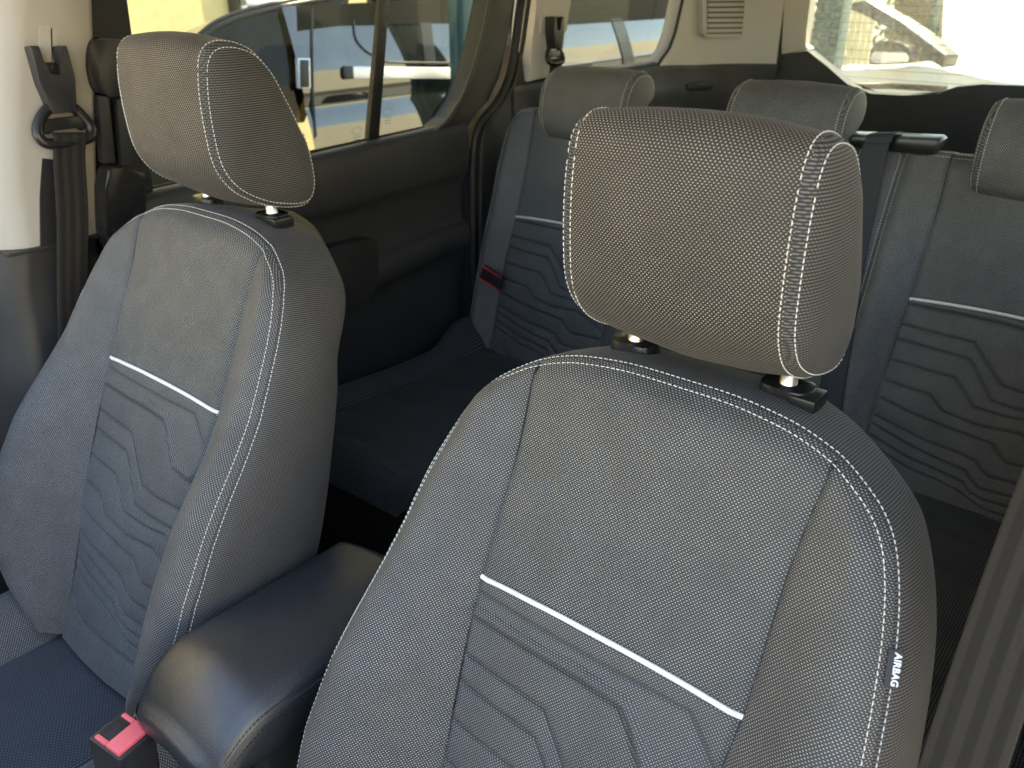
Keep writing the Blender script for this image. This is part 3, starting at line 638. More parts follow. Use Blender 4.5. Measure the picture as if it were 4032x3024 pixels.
HEAD_F = [(-0.088, 0.192), (-0.091, 0.165), (-0.091, 0.125), (-0.086, 0.083), (-0.070, 0.054), (-0.044, 0.034), (-0.010, 0.019), (0.028, 0.011), (0.049, 0.014), (0.058, 0.030), (0.059, 0.050), (0.054, 0.087), (0.044, 0.111), (0.025, 0.153), (0.007, 0.188), (-0.014, 0.211), (-0.036, 0.221), (-0.058, 0.224), (-0.074, 0.220), (-0.084, 0.208)]
def headrest(base, prof, h, par, mat_c, mat_s, crown=0.035, cap=0.020, st=0.005, posts=(0.0777, 0.0078, -0.02, 0.05)):
    base = np.array(base, float); pr = resample(catmull(prof, 8, True), 150, True); cen = pr.mean(0)
    xs = np.sin(np.linspace(-1, 1, 41)*math.pi/2)*h
    dirs = pr-cen; rl = np.linalg.norm(dirs, axis=1)[:, None]; dn = dirs/rl
    tg_ = np.roll(pr, -1, 0)-np.roll(pr, 1, 0); tg_ /= np.linalg.norm(tg_, axis=1)[:, None]; on = np.stack([tg_[:, 1], -tg_[:, 0]], -1)
    if ((on*dirs).sum(1)).mean() < 0: on = -on
    def ring(x):
        f = 1-(x/h)**2; g = crown*0.25*f - 0.0022*math.exp(-((h-abs(x))/0.0022)**2)
        q3 = np.stack([np.full(len(pr), x), pr[:, 0], pr[:, 1]], -1); q = pr+on*(g+(lumps(q3*1.3)*0.9+0.0005*math.exp(-((h-abs(x))/0.012)**2)*np.sin(np.arange(len(pr))*1.1))*min(1, (h-abs(x))/0.006))[:, None]; return np.stack([np.full(len(q), x), q[:, 0], q[:, 1]], -1)+base
    P = np.array([ring(x) for x in xs]); L = arcs(np.vstack([pr, pr[:1]])[None], 1)[0]
    Pc = np.concatenate([P, P[:, :1]], 1); uv = np.stack([np.repeat(xs[:, None], len(pr)+1, 1), np.broadcast_to(L, (len(xs), len(pr)+1))], -1)
    hd = grid('headrest', Pc, mat_c, par, uv)
    runs = []
    q = np.vstack([pr, pr[:1]]); onn = np.vstack([on, on[:1]]); n3 = np.concatenate([np.zeros((len(q), 1)), onn], 1)
    for sg in (-1, 1):
        rings = []; rho = [1.0, 0.985, 0.965, 0.94, 0.9, 0.8, 0.65, 0.5, 0.3, 0.0]
        for r_ in rho:
            qq = cen+dirs*r_; x = h-0.0022+cap*math.sqrt(max(0, 1-r_**2.6)) - 0.002*math.exp(-((1-r_)/0.02)**2)
            rings.append(np.stack([np.full(len(qq), sg*x), qq[:, 0], qq[:, 1]], -1)+base)
        G = np.array(rings); Gc = np.concatenate([G, G[:, :1]], 1)
        uv = np.stack([Gc[..., 1], Gc[..., 2]], -1); grid('side_panel', Gc, mat_s, hd, uv, flip=(sg > 0))
        g = crown*0.25*(1-((h-st)/h)**2); a = q+onn*g
        runs.append((np.stack([np.full(len(a), sg*(h-st)), a[:, 0], a[:, 1]], -1)+base, n3))
        r2 = 1-st/np.mean(rl); d2 = np.vstack([dirs, dirs[:1]])*r2; x = h-0.0022+cap*math.sqrt(1-r2**2.6)-0.002*math.exp(-((1-r2)/0.02)**2)
        nn = n3*0.7; nn = nn.copy(); nn[:, 0] = sg*0.7
        runs.append((np.stack([np.full(len(d2), sg*x), cen[0]+d2[:, 0], cen[1]+d2[:, 1]], -1)+base, nn))
    stitches('stitching', runs, None, M['stitch'], hd)
    if posts:
        w_, r_, z0, z1 = posts
        for sg in (-1, 1): tube('post', [base+np.array([sg*w_, 0, z]) for z in (z0, z1)], r_, M['chrome'], hd, 20)
    return hd

def collar(base, x, par, button):
    def stad(w, d, z, y0=0.0):
        return [base+np.array([x+a, y0+b, z]) for a, b in catmull([(-w, -d*0.3), (-w*0.75, -d*0.92), (0, -d), (w*0.75, -d*0.92), (w, -d*0.3), (w, d*0.3), (w*0.75, d*0.92), (0, d), (-w*0.75, d*0.92), (-w, d*0.3)], 3, True)]
    o = prism('post_collar', stad(0.0225, 0.0165, 0.0040), stad(0.0245, 0.0180, -0.016), M['blackgloss'], par, 0.0022)
    if button:
        box('release_button', base+np.array([x+0.008, -0.0195, -0.012]), base+np.array([x+0.032, 0.012, 0.0022]), M['blackgloss'], o, 0.003)

def front_seat(name, base, label):
    base = np.array(base, float); t = thing(name, label, 'car seat', (base[0], base[1], 0.46), 'front seats'); 
    mats = dict(up=M['face'], low=M['face_low'], bol=M['face'], gus=M['gusset'])
    bk = Back(base, (0, -0.0732, -0.0154), 24.29, OUT_F, C_F, B_F, -0.222, 0, mats, lambda z: np.interp(z, [-0.62, -0.415, -0.29, -0.185, -0.08, -0.05, 0.0], [-0.205, -0.132, -0.085, -0.047, -0.024, -0.018, -0.010]), 0.052).build(t)
    headrest(base, HEAD_F, 0.100, t, M['head'], M['gusset'])
    for sg in (-1, 1): collar(base, sg*0.0777, t, sg > 0)
    # cushion
    xs = np.linspace(-0.265, 0.265, 70); ysq = np.linspace(-0.30, -0.86, 60); zc = -0.628
    def zf(x, y):
        ax = abs(x); cc = 0.135; q = np.clip((ax-cc)/(0.265-cc), 0, 1)
        z = zc + 0.055*np.sin(np.clip(q/0.6, 0, 1)*math.pi/2)**1.3 - 0.05*np.clip((q-0.6)/0.4, 0, 1)**2 - 0.004*math.exp(-((ax-cc)/0.004)**2)
        z += 0.02*S1((-y-0.35)/0.4) - 0.06*np.clip((-y-0.78)/0.08, 0, 1)**2 - 0.02*np.clip((y+0.345)/0.045, 0, 1)**2
        return z
    for nm, x0, x1, mt in (('cushion_panel', -0.135, 0.135, M['seat_mid']), ('cushion_bolster', -0.265, -0.135, M['face']), ('cushion_bolster', 0.135, 0.265, M['face'])):
        xr = np.linspace(x0, x1, 44); P = np.array([[(base[0]+x, base[1]+y, base[2]+zf(x, y)) for x in xr] for y in ysq])
        uv = np.stack([np.broadcast_to(xr, (60, 44)), np.repeat(ysq[:, None], 44, 1)], -1)
        if nm == 'cushion_panel': uv = uv[..., ::-1]
        grid(nm, P, mt, t, uv, flip=True)
    lo_ = base+np.array([-0.262, -0.85, -0.76]); hi_ = base+np.array([0.262, -0.25, -0.68]); box('cushion_base', lo_, hi_, M['shell'], t, 0.03, seg=3)
    return t, bk

DRV = (0.37, 0.0, 1.30); PAS = (-0.37, 0.0026, 1.3311)
ds, bk = front_seat('front_seat', DRV, 'near front seat with AIRBAG tag on its edge, large in the foreground')
ps = copy_tree(ds); ps.location = (PAS[0], PAS[1], 0.46+PAS[2]-DRV[2]); ORG[ps.name] = np.array(ps.location)
ps['label'] = 'far front seat beside the beige pillar and the hanging belt'
# airbag tag sewn into the outer seam of the near seat
i = int(np.argmin(np.abs(bk.full[:, 1]+0.152) + (bk.full[:, 0] < 0)*9)); j = int(np.argmin(np.abs(bk.full[:, 1]+0.115) + (bk.full[:, 0] < 0)*9))
pa, pb = bk.Pf[j], bk.Pf[i]; tdir = pb-pa; ln = 0.028; tdir /= np.linalg.norm(tdir); sdir = np.array([1.0, 0.25, 0]); sdir -= tdir*(sdir@tdir); sdir /= np.linalg.norm(sdir); nd = np.cross(tdir, sdir)
if nd[1] > 0: nd = -nd
pa = pa+nd*0.002
q = [pa-sdir*0.001, pa+sdir*0.0090, pa+sdir*0.0090+tdir*ln, pa-sdir*0.001+tdir*ln]
tg_o = prism('airbag_tag', [p+nd*0.0008 for p in q], [p-nd*0.0008 for p in q], M['tag'], ds, 0.0004)
cu = bpy.data.curves.new('lettering', 'FONT'); cu.body = 'AIRBAG'; cu.size = 0.0066; cu.align_x = 'CENTER'; cu.align_y = 'CENTER'; cu.extrude = 0.0001; cu.offset = 0.00022; cu.space_character = 1.06
to = bpy.data.objects.new('lettering_tmp', cu); COL.objects.link(to); bpy.context.view_layer.update()
me = bpy.data.meshes.new_from_object(to.evaluated_get(bpy.context.evaluated_depsgraph_get())); bpy.data.objects.remove(to)
yd = np.cross(nd, tdir); mx = Matrix((tdir, yd, nd)).transposed()
cc = pa+sdir*0.0055+tdir*ln/2+nd*0.0010-ORG[ds.name]
me.transform(Matrix.Translation(Vector(cc)) @ mx.to_4x4()); me.materials.clear(); me.materials.append(M['white'])
lt = bpy.data.objects.new('lettering', me); COL.objects.link(lt); lt.parent = tg_o

# belt of the near seat
bt = thing('seat_belt', 'wide dark seat belt crossing the right edge beside the near front seat', 'seat belt', (0.66, -0.15, 0.6), 'seat belts')
Cc = catmull([(0.668, 0.02, 1.50), (0.664, -0.085, 1.345), (0.6625, -0.13, 1.262), (0.6635, -0.178, 1.172), (0.668, -0.25, 1.0), (0.69, -0.30, 0.75)], 10)
ribbon('webbing', Cc, (0.995, 0.05, 0.05), 0.047, (0.02, -0.93, 0.37), M['belt'], bt)

# ------------------------------------------------------------------ rear bench
OUT_R = [(0, 0.004), (0.08, 0.004), (0.15, 0.003), (0.19, -0.002), (0.212, -0.014), (0.222, -0.034), (0.226, -0.06), (0.228, -0.12), (0.229, -0.25), (0.230, -0.40), (0.230, -0.52), (0.228, -0.62)]
C_R = [(0.01, 0.151), (0, 0.150), (-0.1, 0.148), (-0.24, 0.150), (-0.4, 0.156), (-0.62, 0.160)]
B_R = [(0.01, 0.002), (-0.05, 0.010), (-0.15, 0.018), (-0.3, 0.026), (-0.62, 0.028)]
HEAD_R = [(-0.020, -0.050), (-0.040, -0.030), (-0.046, 0.010), (-0.036, 0.055), (-0.012, 0.085), (0.022, 0.097), (0.056, 0.092), (0.076, 0.070), (0.074, 0.045), (0.052, 0.030), (0.028, 0.012), (0.016, -0.020), (0.000, -0.048)]
OUT_R2 = [(0, 0.004), (0.08, 0.004), (0.15, 0.004), (0.20, 0.0035), (0.222, 0.002), (0.2285, -0.004), (0.230, -0.02), (0.230, -0.06), (0.230, -0.12), (0.230, -0.25), (0.230, -0.40), (0.230, -0.52), (0.228, -0.62)]
rmats = dict(up=M['rear_dark'], low=M['rear_dark'], bol=M['rear'], gus=M['rear_dark'])
REAR = ((-0.44, 'rear seat by the far door, red-edged belt guide at its side'), (0.02, 'middle rear seat with belt coming over its top edge'), (0.478, 'near rear seat at the right edge, behind the near front seat'))
TOPZ, TOPY = 1.345, 0.965
for k, (x, lb) in enumerate(REAR):
    t = thing('rear_seat', lb, 'car seat', (x, 0.8, 0.46), 'rear bench seats')
    Back((x, TOPY, TOPZ), (0, 0, 0), 16.0, OUT_R if k == 0 else OUT_R2, C_R, B_R, -0.252, 0, rmats, lambda z: 0.10+0.27*z, 0.09, True, 0.0020, 0.012).build(t)
    headrest((x+0.012, TOPY+0.0, TOPZ+0.0), HEAD_R, 0.110, t, M['rear'], M['rear_dark'], 0.02, 0.016, 0.006, None)
    # cushion
    ysq = np.linspace(0.86, 0.17, 50); xr = np.linspace(x-0.23, x+0.23, 60); P = np.zeros((50, 60, 3))
    for i, y in enumerate(ysq):
        for j, xx in enumerate(xr):
            a = abs(xx-x); q = np.clip((a-0.165)/0.065, 0, 1)
            z = 0.782 + 0.030*math.sin(q*math.pi*0.75) - 0.004*math.exp(-((a-0.165)/0.005)**2) - 0.05*np.clip((0.24-y)/0.07, 0, 1)**2 + 0.02*S1((0.6-y)/0.4) - 0.006*math.exp(-((abs((y*9+a*3) % 1-0.5))/0.07)**2)*(q == 0)
            if k == 0 and xx < x: z += 0.05*S1((y-0.66)/0.1)*q
            P[i, j] = (xx, y, z)
    grid('cushion', P, M['seat_mid'], t, np.stack([P[..., 1], P[..., 0]], -1), flip=True)
    box('cushion_front', (x-0.228, 0.19, 0.60), (x+0.228, 0.84, 0.745), M['shell'], t, 0.02)
    stitches('front_stitching', np.array([(xx, 0.222, 0.7987) for xx in np.linspace(x-0.22, x+0.22, 40)]), np.tile([0, -0.3, 1.0], (40, 1)), M['stitch_dark'], t)

# red-edged belt guide beside the far rear seat
g = thing('belt_guide', 'black belt guide with two red edges beside the far rear seat', 'belt guide', (-0.68, 0.92, 0.9))
q = [hit(p, 1, 0.80) for p in ((1043, 574), (1084, 600), (1080, 627), (1035, 600))]
prism('strap', [p for p in q], [p+np.array([0, 0.012, 0]) for p in q], M['black'], g, 0.002)
tube('red_edge', [q[0]+[0, -0.002, 0], q[1]+[0, -0.002, 0]], 0.0022, M['redthread'], g); tube('red_edge', [q[3]+[0, -0.002, 0], q[2]+[0, -0.002, 0]], 0.0022, M['redthread'], g)

# middle belt and its bezel on top of the bench
bz = thing('outlet_plate', 'shiny black belt outlet plate on top of the middle rear seat', 'belt outlet', (0.21, 0.98, 1.34))
q = [hit(p, 1, 0.965) for p in ((1806, 306), (1832, 291), (2028, 299), (2036, 306), (2022, 334), (1990, 333), (1810, 313))]
prism('plate', [p+np.array([0, -0.012, 0]) for p in q], [p+np.array([0, 0.035, 0.003]) for p in q], M['blackgloss'], bz, 0.004)
bt = thing('seat_belt', 'blue-grey middle seat belt lying down the rear bench back', 'seat belt', (0.2, 0.9, 0.8), 'seat belts')
p0 = hit((1902, 300), 1, 0.945); p1 = hit((1885, 345), 1, 0.930); p2 = hit((1836, 600), 1, 0.885); p3 = hit((1790, 880), 1, 0.80)
ribbon('webbing', catmull([p0+np.array([0, 0.05, 0.006]), p0+np.array([0, 0.0, 0.008]), p0+np.array([0, -0.012, -0.004]), p1, p2, p3, p3*2-p2], 8), (0.99, 0, 0.12), 0.046, (0, -0.96, 0.27), M['belt2'], bt)

# ------------------------------------------------------------------ armrest between the front seats
ar = thing('armrest', 'padded black leather centre armrest between the two front seats', 'armrest', (0, -0.25, 0.86))
ya = np.linspace(-0.400, -0.085, 60)
def arm_sec(y, seam=False):
    f = np.clip((-0.325-y)/0.078, 0, 1); top = 0.952-0.050*f**2.4; bot = 0.872+0.008*f; r = np.clip((y+0.085)/-0.02, 0, 1)**0.5
    w = 0.086*(1-0.10*f**3)*(0.80+0.2*r); top = 0.93+(top-0.93)*r if f == 0 else top
    s = [(-w*0.90, bot), (-w, bot+0.015), (-w*1.0, top-0.030), (-w*0.94, top-0.011), (-w*0.74, top+0.001), (0, top+0.010), (w*0.66, top+0.002), (w*0.87, top-0.008), (w*0.95, top-0.017), (w*1.0, top-0.030), (w, bot+0.015), (w*0.90, bot)]
    return s
P = np.array([[(x, y, z) for x, z in catmull(arm_sec(y), 5)] for y in ya])
cap0 = P[0].copy(); m0 = cap0.mean(0)
P = np.concatenate([(m0+(P[0]-m0)*0.02-[0, 0.012, 0])[None], (m0+(P[0]-m0)*0.60-[0, 0.011, 0])[None], (m0+(P[0]-m0)*0.88-[0, 0.007, 0])[None], P, (P[-1].mean(0)+(P[-1]-P[-1].mean(0))*0.7+[0, 0.012, 0])[None], (P[-1].mean(0)+(P[-1]-P[-1].mean(0))*0.02+[0, 0.014, 0])[None]])
def groove(P):
    return P
pad = grid('pad', P, M['leather'], ar, flip=False)
for dx, nm in ((-0.006, 'a'), (0.006, 'b')):
    S = []
    for y in ya[2:]:
        c_ = catmull(arm_sec(y), 5); L_ = np.concatenate([[0], np.cumsum(np.linalg.norm(np.diff(c_, axis=0), axis=1))]); l0 = L_[8*5]+0.004+dx
        S.append((np.interp(l0, L_, c_[:, 0]), y, np.interp(l0, L_, c_[:, 1])))
    stitches('stitching', np.array(S), np.tile([0.7, 0, 0.7], (len(S), 1)), M['stitch_dark'], pad, 0.005, 0.004, 0.0006, 0.0006)
S = []
for y in ya[2:]:
    c_ = catmull(arm_sec(y), 5); L_ = np.concatenate([[0], np.cumsum(np.linalg.norm(np.diff(c_, axis=0), axis=1))]); l0 = L_[8*5]+0.004
    S.append((np.interp(l0, L_, c_[:, 0]), y, np.interp(l0, L_, c_[:, 1])))
tube('seam', S, 0.0014, M['leather'], pad, 6)
box('hinge_bracket', (-0.06, -0.33, 0.80), (0.055, -0.10, 0.862), M['black'], ar, 0.006)
box('console_box', (-0.075, -0.62, 0.46), (0.075, -0.02, 0.74), M['black'], ar, 0.01)

# belt buckle beside the far seat
c = hit((263, 1586), 2, 0.875)
bu = thing('belt_buckle', 'black belt buckle with red release button beside the far front seat', 'buckle', c - np.array([0, 0, 0.09]))
ex = hit((280, 1542), 2, 0.875)-hit((218, 1592), 2, 0.875); ln_ = np.linalg.norm(ex); ex /= ln_; ey = hit((310, 1572), 2, 0.875)-hit((283, 1543), 2, 0.875); ey -= ex*(ey@ex); wy = np.linalg.norm(ey); ey /= wy; ez = np.cross(ex, ey)
if ez[2] < 0: ez = -ez
tl = 0.25; 
mt = Matrix(((ex[0], ey[0], ez[0], c[0]), (ex[1], ey[1], ez[1], c[1]), (ex[2], ey[2], ez[2], c[2]), (0, 0, 0, 1))) @ Matrix.Rotation(-0.12, 4, 'X')
w2, h2 = ln_*0.62, 0.0255
box('housing', (-w2, -h2, -0.085), (w2, h2, -0.001), M['black'], bu, 0.003, mt)
box('slot', (-w2*0.86, -h2*0.85, -0.02), (w2*0.86, -h2*0.05, 0.0006), M['rubber'], bu, 0.0008, mt)
for a, b, c0, d0 in ((-0.86, -0.05, 0.86, 0.80), (-0.86, -0.75, -0.62, -0.06), (0.62, -0.75, 0.86, -0.06)):
    box('release_button', (w2*a, h2*b, -0.02), (w2*c0, h2*d0, 0.0030), M['red'], bu, 0.0012, mt)
for k in range(9):
    box('slot_rib', (w2*(-0.55+k*0.13), -h2*0.84, -0.01), (w2*(-0.51+k*0.13), -h2*0.62, 0.0014), M['black'], bu, 0.0, mt)
box('felt_side', (-w2*0.84, h2-0.001, -0.060), (w2*0.84, h2+0.0015, -0.010), simple('felt', (0.012, 0.013, 0.018), 0.95), bu, 0.001, mt)

# ------------------------------------------------------------------ outside
def wallmat(name, c, c2): 
    m = NT(name); n = m.noise(1.3, 5.0); n2 = m.noise(14.0, 4.0)
    m.col(m.mix(m.ma('MULTIPLY', m.ramp(n2, 0.4, 0.75), 0.35), m.mix(n, (*c, 1), (*c2, 1)), (c[0]*0.7, c[1]*0.68, c[2]*0.6, 1)))
    m.set(Roughness=0.9); m.bump(n2, 0.2, 0.01); return m.m
M['ywall'] = wallmat('yellow_render', (0.80, 0.66, 0.34), (0.72, 0.58, 0.28))
M['cream'] = wallmat('cream_render', (0.78, 0.70, 0.50), (0.70, 0.62, 0.42))
M['teal'] = simple('teal_steel', (0.03, 0.085, 0.085), 0.45)
M['vanpaint'] = simple('dark_van_paint', (0.012, 0.014, 0.013), 0.03, 0.0, Coat_Weight=1.0, Coat_Roughness=0.0, Coat_IOR=1.6, Specular_IOR_Level=0.7)
M['vantrim'] = simple('van_black_trim', (0.015, 0.015, 0.013), 0.4)
M['alu'] = simple('bright_rail', (0.82, 0.82, 0.80), 0.25, 0.3)
M['olive'] = simple('olive_interior', (0.09, 0.08, 0.045), 0.7)
M['carwhite'] = simple('white_car_paint', (0.80, 0.80, 0.78), 0.25, Coat_Weight=0.5)
hs = thing('yellow_building', 'sunlit yellow rendered house wall seen through the rear door window', 'building', (-6.3, 3, 0))
box('wall', (-6.7, -14, 0), (-6.3, 16, 7.0), M['ywall'], hs)
y0 = hit((690, 0), 0, -6.25)[1]
box('downpipe', (-6.30, 3.93, 0.05), (-6.24, 4.01, 6.9), M['vantrim'], hs, 0.01)
wf = box('window', (-6.30, 4.05, 1.30), (-6.27, 4.55, 2.6), M['glass'], hs)
for a, b in (((4.04, 1.28), (4.10, 2.62)), ((4.50, 1.28), (4.56, 2.62)), ((4.04, 1.42), (4.56, 1.47))): box('window_frame', (-6.30, a[0], a[1]), (-6.255, b[0], b[1]), M['white'], wf, 0.004)

# unseen building added across the yard, roof sloped to be sunlit in the van's paint
ob = thing('cream_building', 'cream building across the yard mirrored in the dark van', 'building', (26, 6, 0))
box('wall', (10.5, -25, 0), (27, 75, 1.75), M['cream'], ob)
prism('roof', [(10, -25, 1.76), (27, -25, 9.4), (27, -25, 1.76)], [(10, 75, 1.76), (27, 75, 9.4), (27, 75, 1.76)], simple('pale_roof', (0.62, 0.55, 0.40), 0.8), ob)

VX = -2.2
vn = thing('parked_van', 'dark glossy van parked alongside, mirroring the sky, seen through the side windows', 'van', (VX-0.8, 3.5, 0))
zs = np.array([0.30, 0.6, 0.80, 0.92, 1.00, 1.06, 1.10, 1.135, 1.150, 1.165, 1.19, 1.22, 1.26, 1.30, 1.34, 1.38, 1.42, 1.46, 1.50, 1.53])
tilt = np.radians([0, 2, 4, 7, 10, 12, 15, 17, 26, -18, 4, 8, 9.5, 11.5, 14, 16, 17, 17, 18, 24])
xo = np.zeros(len(zs)); 
for i in range(1, len(zs)): xo[i] = xo[i-1]-math.tan((tilt[i]+tilt[i-1])/2)*(zs[i]-zs[i-1])
xo -= np.interp(1.3, zs, xo)
yv = np.linspace(1.53, 6.6, 60); 
P = np.array([[(VX+x-0.05*((y-3.5)/3)**2, y, z) for y in yv] for x, z in zip(xo, zs)])
grid('side_panel', P, M['vanpaint'], vn, flip=True)
vx = lambda z, y=2.0: VX+np.interp(z, zs, xo)-0.05*((y-3.5)/3)**2
# roof gutter, cabin glass and screen pillar at the front end
rl = [hit((480*0+ (480+a*0.3617)/S22, b*0.3617/S22), 0, VX-0.10)[1:] for a, b in ((860, 425), (900, 390), (1000, 310), (1120, 250), (1300, 180), (1700, 80), (2100, 5), (2500, -70))]
rl = catmull(rl, 5); tube('roof_edge', [(VX-0.10, y, z) for y, z in rl], 0.012, M['vantrim'], vn)
tube('roof_edge', [(VX-0.105, y, z+0.016) for y, z in rl], 0.008, M['vantrim'], vn)
prism('cab_glass', [(VX-0.10, y, z) for y, z in rl] + [(VX-0.02, 1.53, 1.1), (VX-0.02, 1.0, 1.1)], [(VX-0.105, y, z) for y, z in rl] + [(VX-0.025, 1.53, 1.1), (VX-0.025, 1.0, 1.1)], glass('cab_glass', (0.20, 0.18, 0.11, 1), 0, 0.6), vn)
box('cab_body', (VX-1.6, 0.2, 0.3), (VX+0.02, 1.525, 1.08), M['vanpaint'], vn, 0.06)
prism('cab_interior', [(VX-0.16, y, z-0.02) for y, z in rl] + [(VX-0.16, 1.53, 1.0), (VX-0.16, 1.0, 1.0)], [(VX-0.30, y, z-0.02) for y, z in rl] + [(VX-0.30, 1.53, 1.0), (VX-0.30, 1.0, 1.0)], simple('cab_dark', (0.16, 0.14, 0.075), 0.8), vn)
box('cab_seat', (VX-0.9, 1.0, 1.0), (VX-0.5, 1.2, 1.33), M['olive'], vn, 0.06)
box('far_side', (VX-1.7, 3.4, 0.3), (VX-1.65, 6.6, 1.56), M['olive'], vn)
box('roof', (VX-1.7, 2.6, 1.565), (VX-0.10, 6.6, 1.60), M['vanpaint'], vn, 0.01)
tube('belt_post', [(VX-0.15, 1.33, 1.5), (VX-0.15, 1.36, 1.1)], 0.02, simple('brown_post', (0.06, 0.02, 0.015), 0.6), vn)
def onvan(z4, off=0.003):
    px = ((1100+z4[0]*0.3888)/S22, z4[1]*0.3888/S22); p = hit(px, 0, VX)
    for _ in range(4): p = hit(px, 0, vx(p[2], p[1])+off)
    return p
def vstrip(name, pts, r, mat): return tube(name, catmull([onvan(p) for p in pts], 6), r, mat, vn, 6)
vstrip('panel_gap', [(328, 60), (330, 500), (335, 900), (352, 1200), (370, 1400)], 0.006, M['vantrim'])
vstrip('window_seal', [(755, 200), (760, 330), (790, 420), (860, 500), (960, 565), (1100, 625), (1400, 635), (1720, 638), (2400, 640)], 0.005, M['vantrim'])
q = [onvan(p, 0.012) for p in ((740, 672), (2300, 690), (2300, 800), (745, 797))]
prism('door_rail', q, [p-np.array([0.03, 0, 0]) for p in q], M['alu'], vn, 0.004)
q = [onvan(p, 0.014) for p in ((650, 690), (668, 668), (750, 672), (757, 797), (675, 800), (655, 770))]
prism('rail_cap', q, [p-np.array([0.03, 0, 0]) for p in q], M['vantrim'], vn, 0.003)
q = [onvan(p, 0.004) for p in ((1430, 230), (1540, 230), (1560, 420), (1592, 660), (1480, 660), (1450, 420))]
prism('window_post', q, [p-np.array([0.01, 0, 0]) for p in q], M['vantrim'], vn)  # dark strip drawn for a post's reflection in the van
q = [onvan(p, 0.006) for p in ((190, 590), (312, 590), (320, 895), (205, 895))]
prism('grille_frame', q, [p-np.array([0.02, 0, 0]) for p in q], M['alu'], vn, 0.002)
q = [onvan(p, 0.008) for p in ((208, 605), (302, 605), (306, 885), (215, 885))]
prism('grille', q, [p-np.array([0.02, 0, 0]) for p in q], M['vantrim'], vn, 0.002)
q = [onvan(p, 0.004) for p in ((180, 60), (1000, 20), (2600, -40), (2600, 230), (1500, 235), (1000, 250), (600, 258), (190, 312))]
prism('roof_band', q, [p-np.array([0.01, 0, 0]) for p in q], simple('roof_band_black', (0.006, 0.006, 0.005), 0.9, Specular_IOR_Level=0.1), vn)  # black band drawn for the dark reflection along the van's top
P = np.array([[(vx(z, y)+0.006, y, z) for y in np.linspace(3.02, 6.6, 30)] for z in np.linspace(1.405, 1.53, 6)]); grid('roof_band', P, bpy.data.materials['roof_band_black'], vn, flip=True)  # drawn dark reflection carried on along the rear half
P = np.array([[(vx(z, y)+0.006, y+(1.4-z)*0.35, z) for y in (3.78, 3.90)] for z in np.linspace(1.10, 1.42, 8)]); grid('window_post', P, M['vantrim'], vn, flip=True)  # second dark strip drawn as a mirrored post
box('tail_lamp', np.array([onvan((2000, 0))[0]*0+VX-0.02, 3.93, 1.12]), np.array([VX+0.05, 3.98, 1.17]), M['red'], vn, 0.01)
for yy in (2.2, 5.6):
    wv = tube('wheel', [(VX-0.20, yy, 0.33), (VX+0.0, yy, 0.33)], 0.33, M['vantrim'], vn, 28); tube('rim', [(VX-0.02, yy, 0.33), (VX+0.012, yy, 0.33)], 0.21, M['alu'], wv, 24)

# steel posts of a canopy beside the car
def post(label, x, y, w):
    t = thing('steel_post', label, 'post', (x, y, 0), 'teal posts')
    box('shaft', (x-w, y-w, 0.02), (x+w, y+w, 4.2), M['teal'], t, 0.008); box('web', (x-w*0.35, y-w*1.5, 0.02), (x+w*0.35, y+w*1.5, 4.2), M['teal'], t, 0.004)
    box('foot', (x-w*2, y-w*2, 0.0), (x+w*2, y+w*2, 0.02), M['teal'], t)
p = hit((1000, 60), 0, -2.06); post('teal steel post right beside the rear door window', -2.06, p[1], 0.046)
p = hit((1795, 60), 1, 3.6); post('teal steel post behind the left corner of the rear window', p[0], 3.6, 0.062)

# white car behind
wc = thing('parked_car', 'white car parked behind, its screen pillar and mirror in the rear window', 'car', (0.6, 5.0, 0))
def z5(a, b, y): return hit(((3100+a*0.4214)/S22, b*0.4214/S22), 1, y)
Y5 = 4.6
q = [z5(*p, Y5) for p in ((470, 50), (730, 0), (1000, 165), (1250, 330), (1480, 520), (1440, 640), (1330, 560), (1140, 390), (930, 255), (700, 130))]
prism('screen_pillar', q, [p+np.array([0.05, 0.10, 0]) for p in q], simple('grey_pillar', (0.05, 0.047, 0.038), 0.35), wc, 0.01)
q = [z5(*p, Y5-0.03) for p in ((1010, 170), (1060, 195), (1480, 500), (1470, 520))]
prism('pillar_trim', q, [p+np.array([0, 0.02, 0]) for p in q], M['carwhite'], wc, 0.002)
q = [z5(*p, Y5) for p in ((380, 640), (760, 645), (1150, 610), (1420, 640), (1700, 700), (2000, 765), (2500, 790))] 
low = [np.array([p[0], p[1], 0.35]) for p in q[::-1]]
prism('door_skin', q+low, [p+np.array([0, 0.35, 0]) for p in q+low], M['carwhite'], wc, 0.02)
q = [z5(a, b, Y5+0.4+(760-b)*0.0035) for a, b in ((1460, -80), (1440, 480), (1520, 560), (1900, 760), (2900, 800), (2900, -80))]
prism('bonnet', q, [p+np.array([0, 0.05, -0.05]) for p in q], M['carwhite'], wc, 0.03)  # white sheet sloped back to catch the sun and blow out
q = catmull([z5(*p, Y5-0.12) for p in ((770, 600), (778, 500), (800, 430), (860, 398), (945, 380), (1040, 400), (1118, 440), (1135, 500), (1145, 585), (960, 600))], 4, True)
mh = prism('mirror_housing', q, [p+np.array([0.02, 0.09, 0]) for p in q], simple('mirror_brown', (0.014, 0.010, 0.009), 0.4), wc, 0.01)
q = catmull([z5(*p, Y5-0.122) for p in ((790, 580), (795, 500), (850, 480), (960, 490), (1100, 490), (1130, 570), (1000, 585))], 4, True)
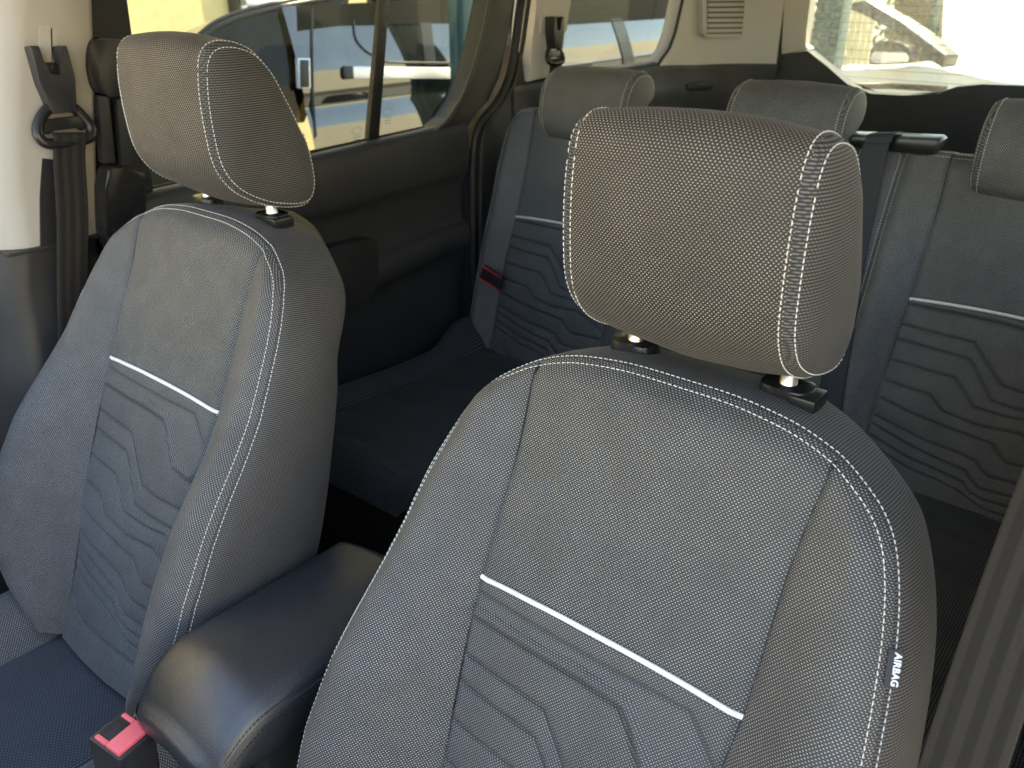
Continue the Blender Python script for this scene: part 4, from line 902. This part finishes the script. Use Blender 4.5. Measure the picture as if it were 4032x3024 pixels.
prism('mirror_glass', q, [p+np.array([0, 0.004, 0]) for p in q], simple('mirror', (0.7, 0.75, 0.85), 0.03, 1.0), mh)
for yy, xx in ((5.0, 1.6),): tube('wheel', [(xx, Y5+0.02, 0.32), (xx, Y5+0.2, 0.32)], 0.32, M['vantrim'], wc, 24)

# fence panels, hedge and pale outbuilding further back
fb = thing('outbuilding', 'pale block-walled outbuilding behind the white car', 'building', (0.2, 9.5, 0))
a, b = z5(1005, 0, 9.5), z5(1470, 0, 9.5)
box('wall', (a[0], 9.5, 0), (b[0], 9.9, 3.4), wallmat('block_wall', (0.16, 0.14, 0.09), (0.12, 0.105, 0.065)), fb)
a2, b2 = z5(1370, 0, 9.4), z5(1440, 0, 9.4); box('downpipe', (a2[0], 9.38, 0), (b2[0], 9.46, 3.3), M['teal'], fb, 0.02)
for k in range(7): box('block_course', (a[0]-0.01, 9.485, 0.25+k*0.3), (b[0]+0.01, 9.499, 0.27+k*0.3), M['vantrim'], fb)
hd = thing('hedge', 'bright green sunlit hedge behind the white car', 'hedge', (-3, 10, 0))
rng = np.random.default_rng(3); V = []; F = []
for k in range(9000):
    c = np.array([rng.uniform(-6.5, -1.0), 11+rng.normal(0, 0.35), rng.uniform(0, 1)**0.7*2.0]); n = rng.normal(size=3); n /= np.linalg.norm(n); a = np.cross(n, rng.normal(size=3)); a /= np.linalg.norm(a); b = np.cross(n, a); s_ = rng.uniform(0.03, 0.07)
    o = len(V); V += [c-a*s_, c-b*s_*0.5, c+a*s_, c+b*s_*0.5]; F.append((o, o+1, o+2, o+3))
o = mesh('leaves', V, F, simple('hedge_leaf', (0.09, 0.16, 0.03), 0.6), hd, smooth=False); o['kind'] = 'stuff'
fe = thing('board_fence', 'pale upright boards of a fence in front of the hedge', 'fence', (-1.9, 8, 0))
for k in range(7):
    x = z5(455+k*58, 0, 8.0)[0]; box('board', (x, 8.0, 0.0), (x+0.045, 8.03, 2.0), M['cream'], fe, 0.004)
box('rail', (z5(440, 0, 8.0)[0], 8.031, 0.5), (z5(880, 0, 8.0)[0], 8.06, 0.58), M['cream'], fe)
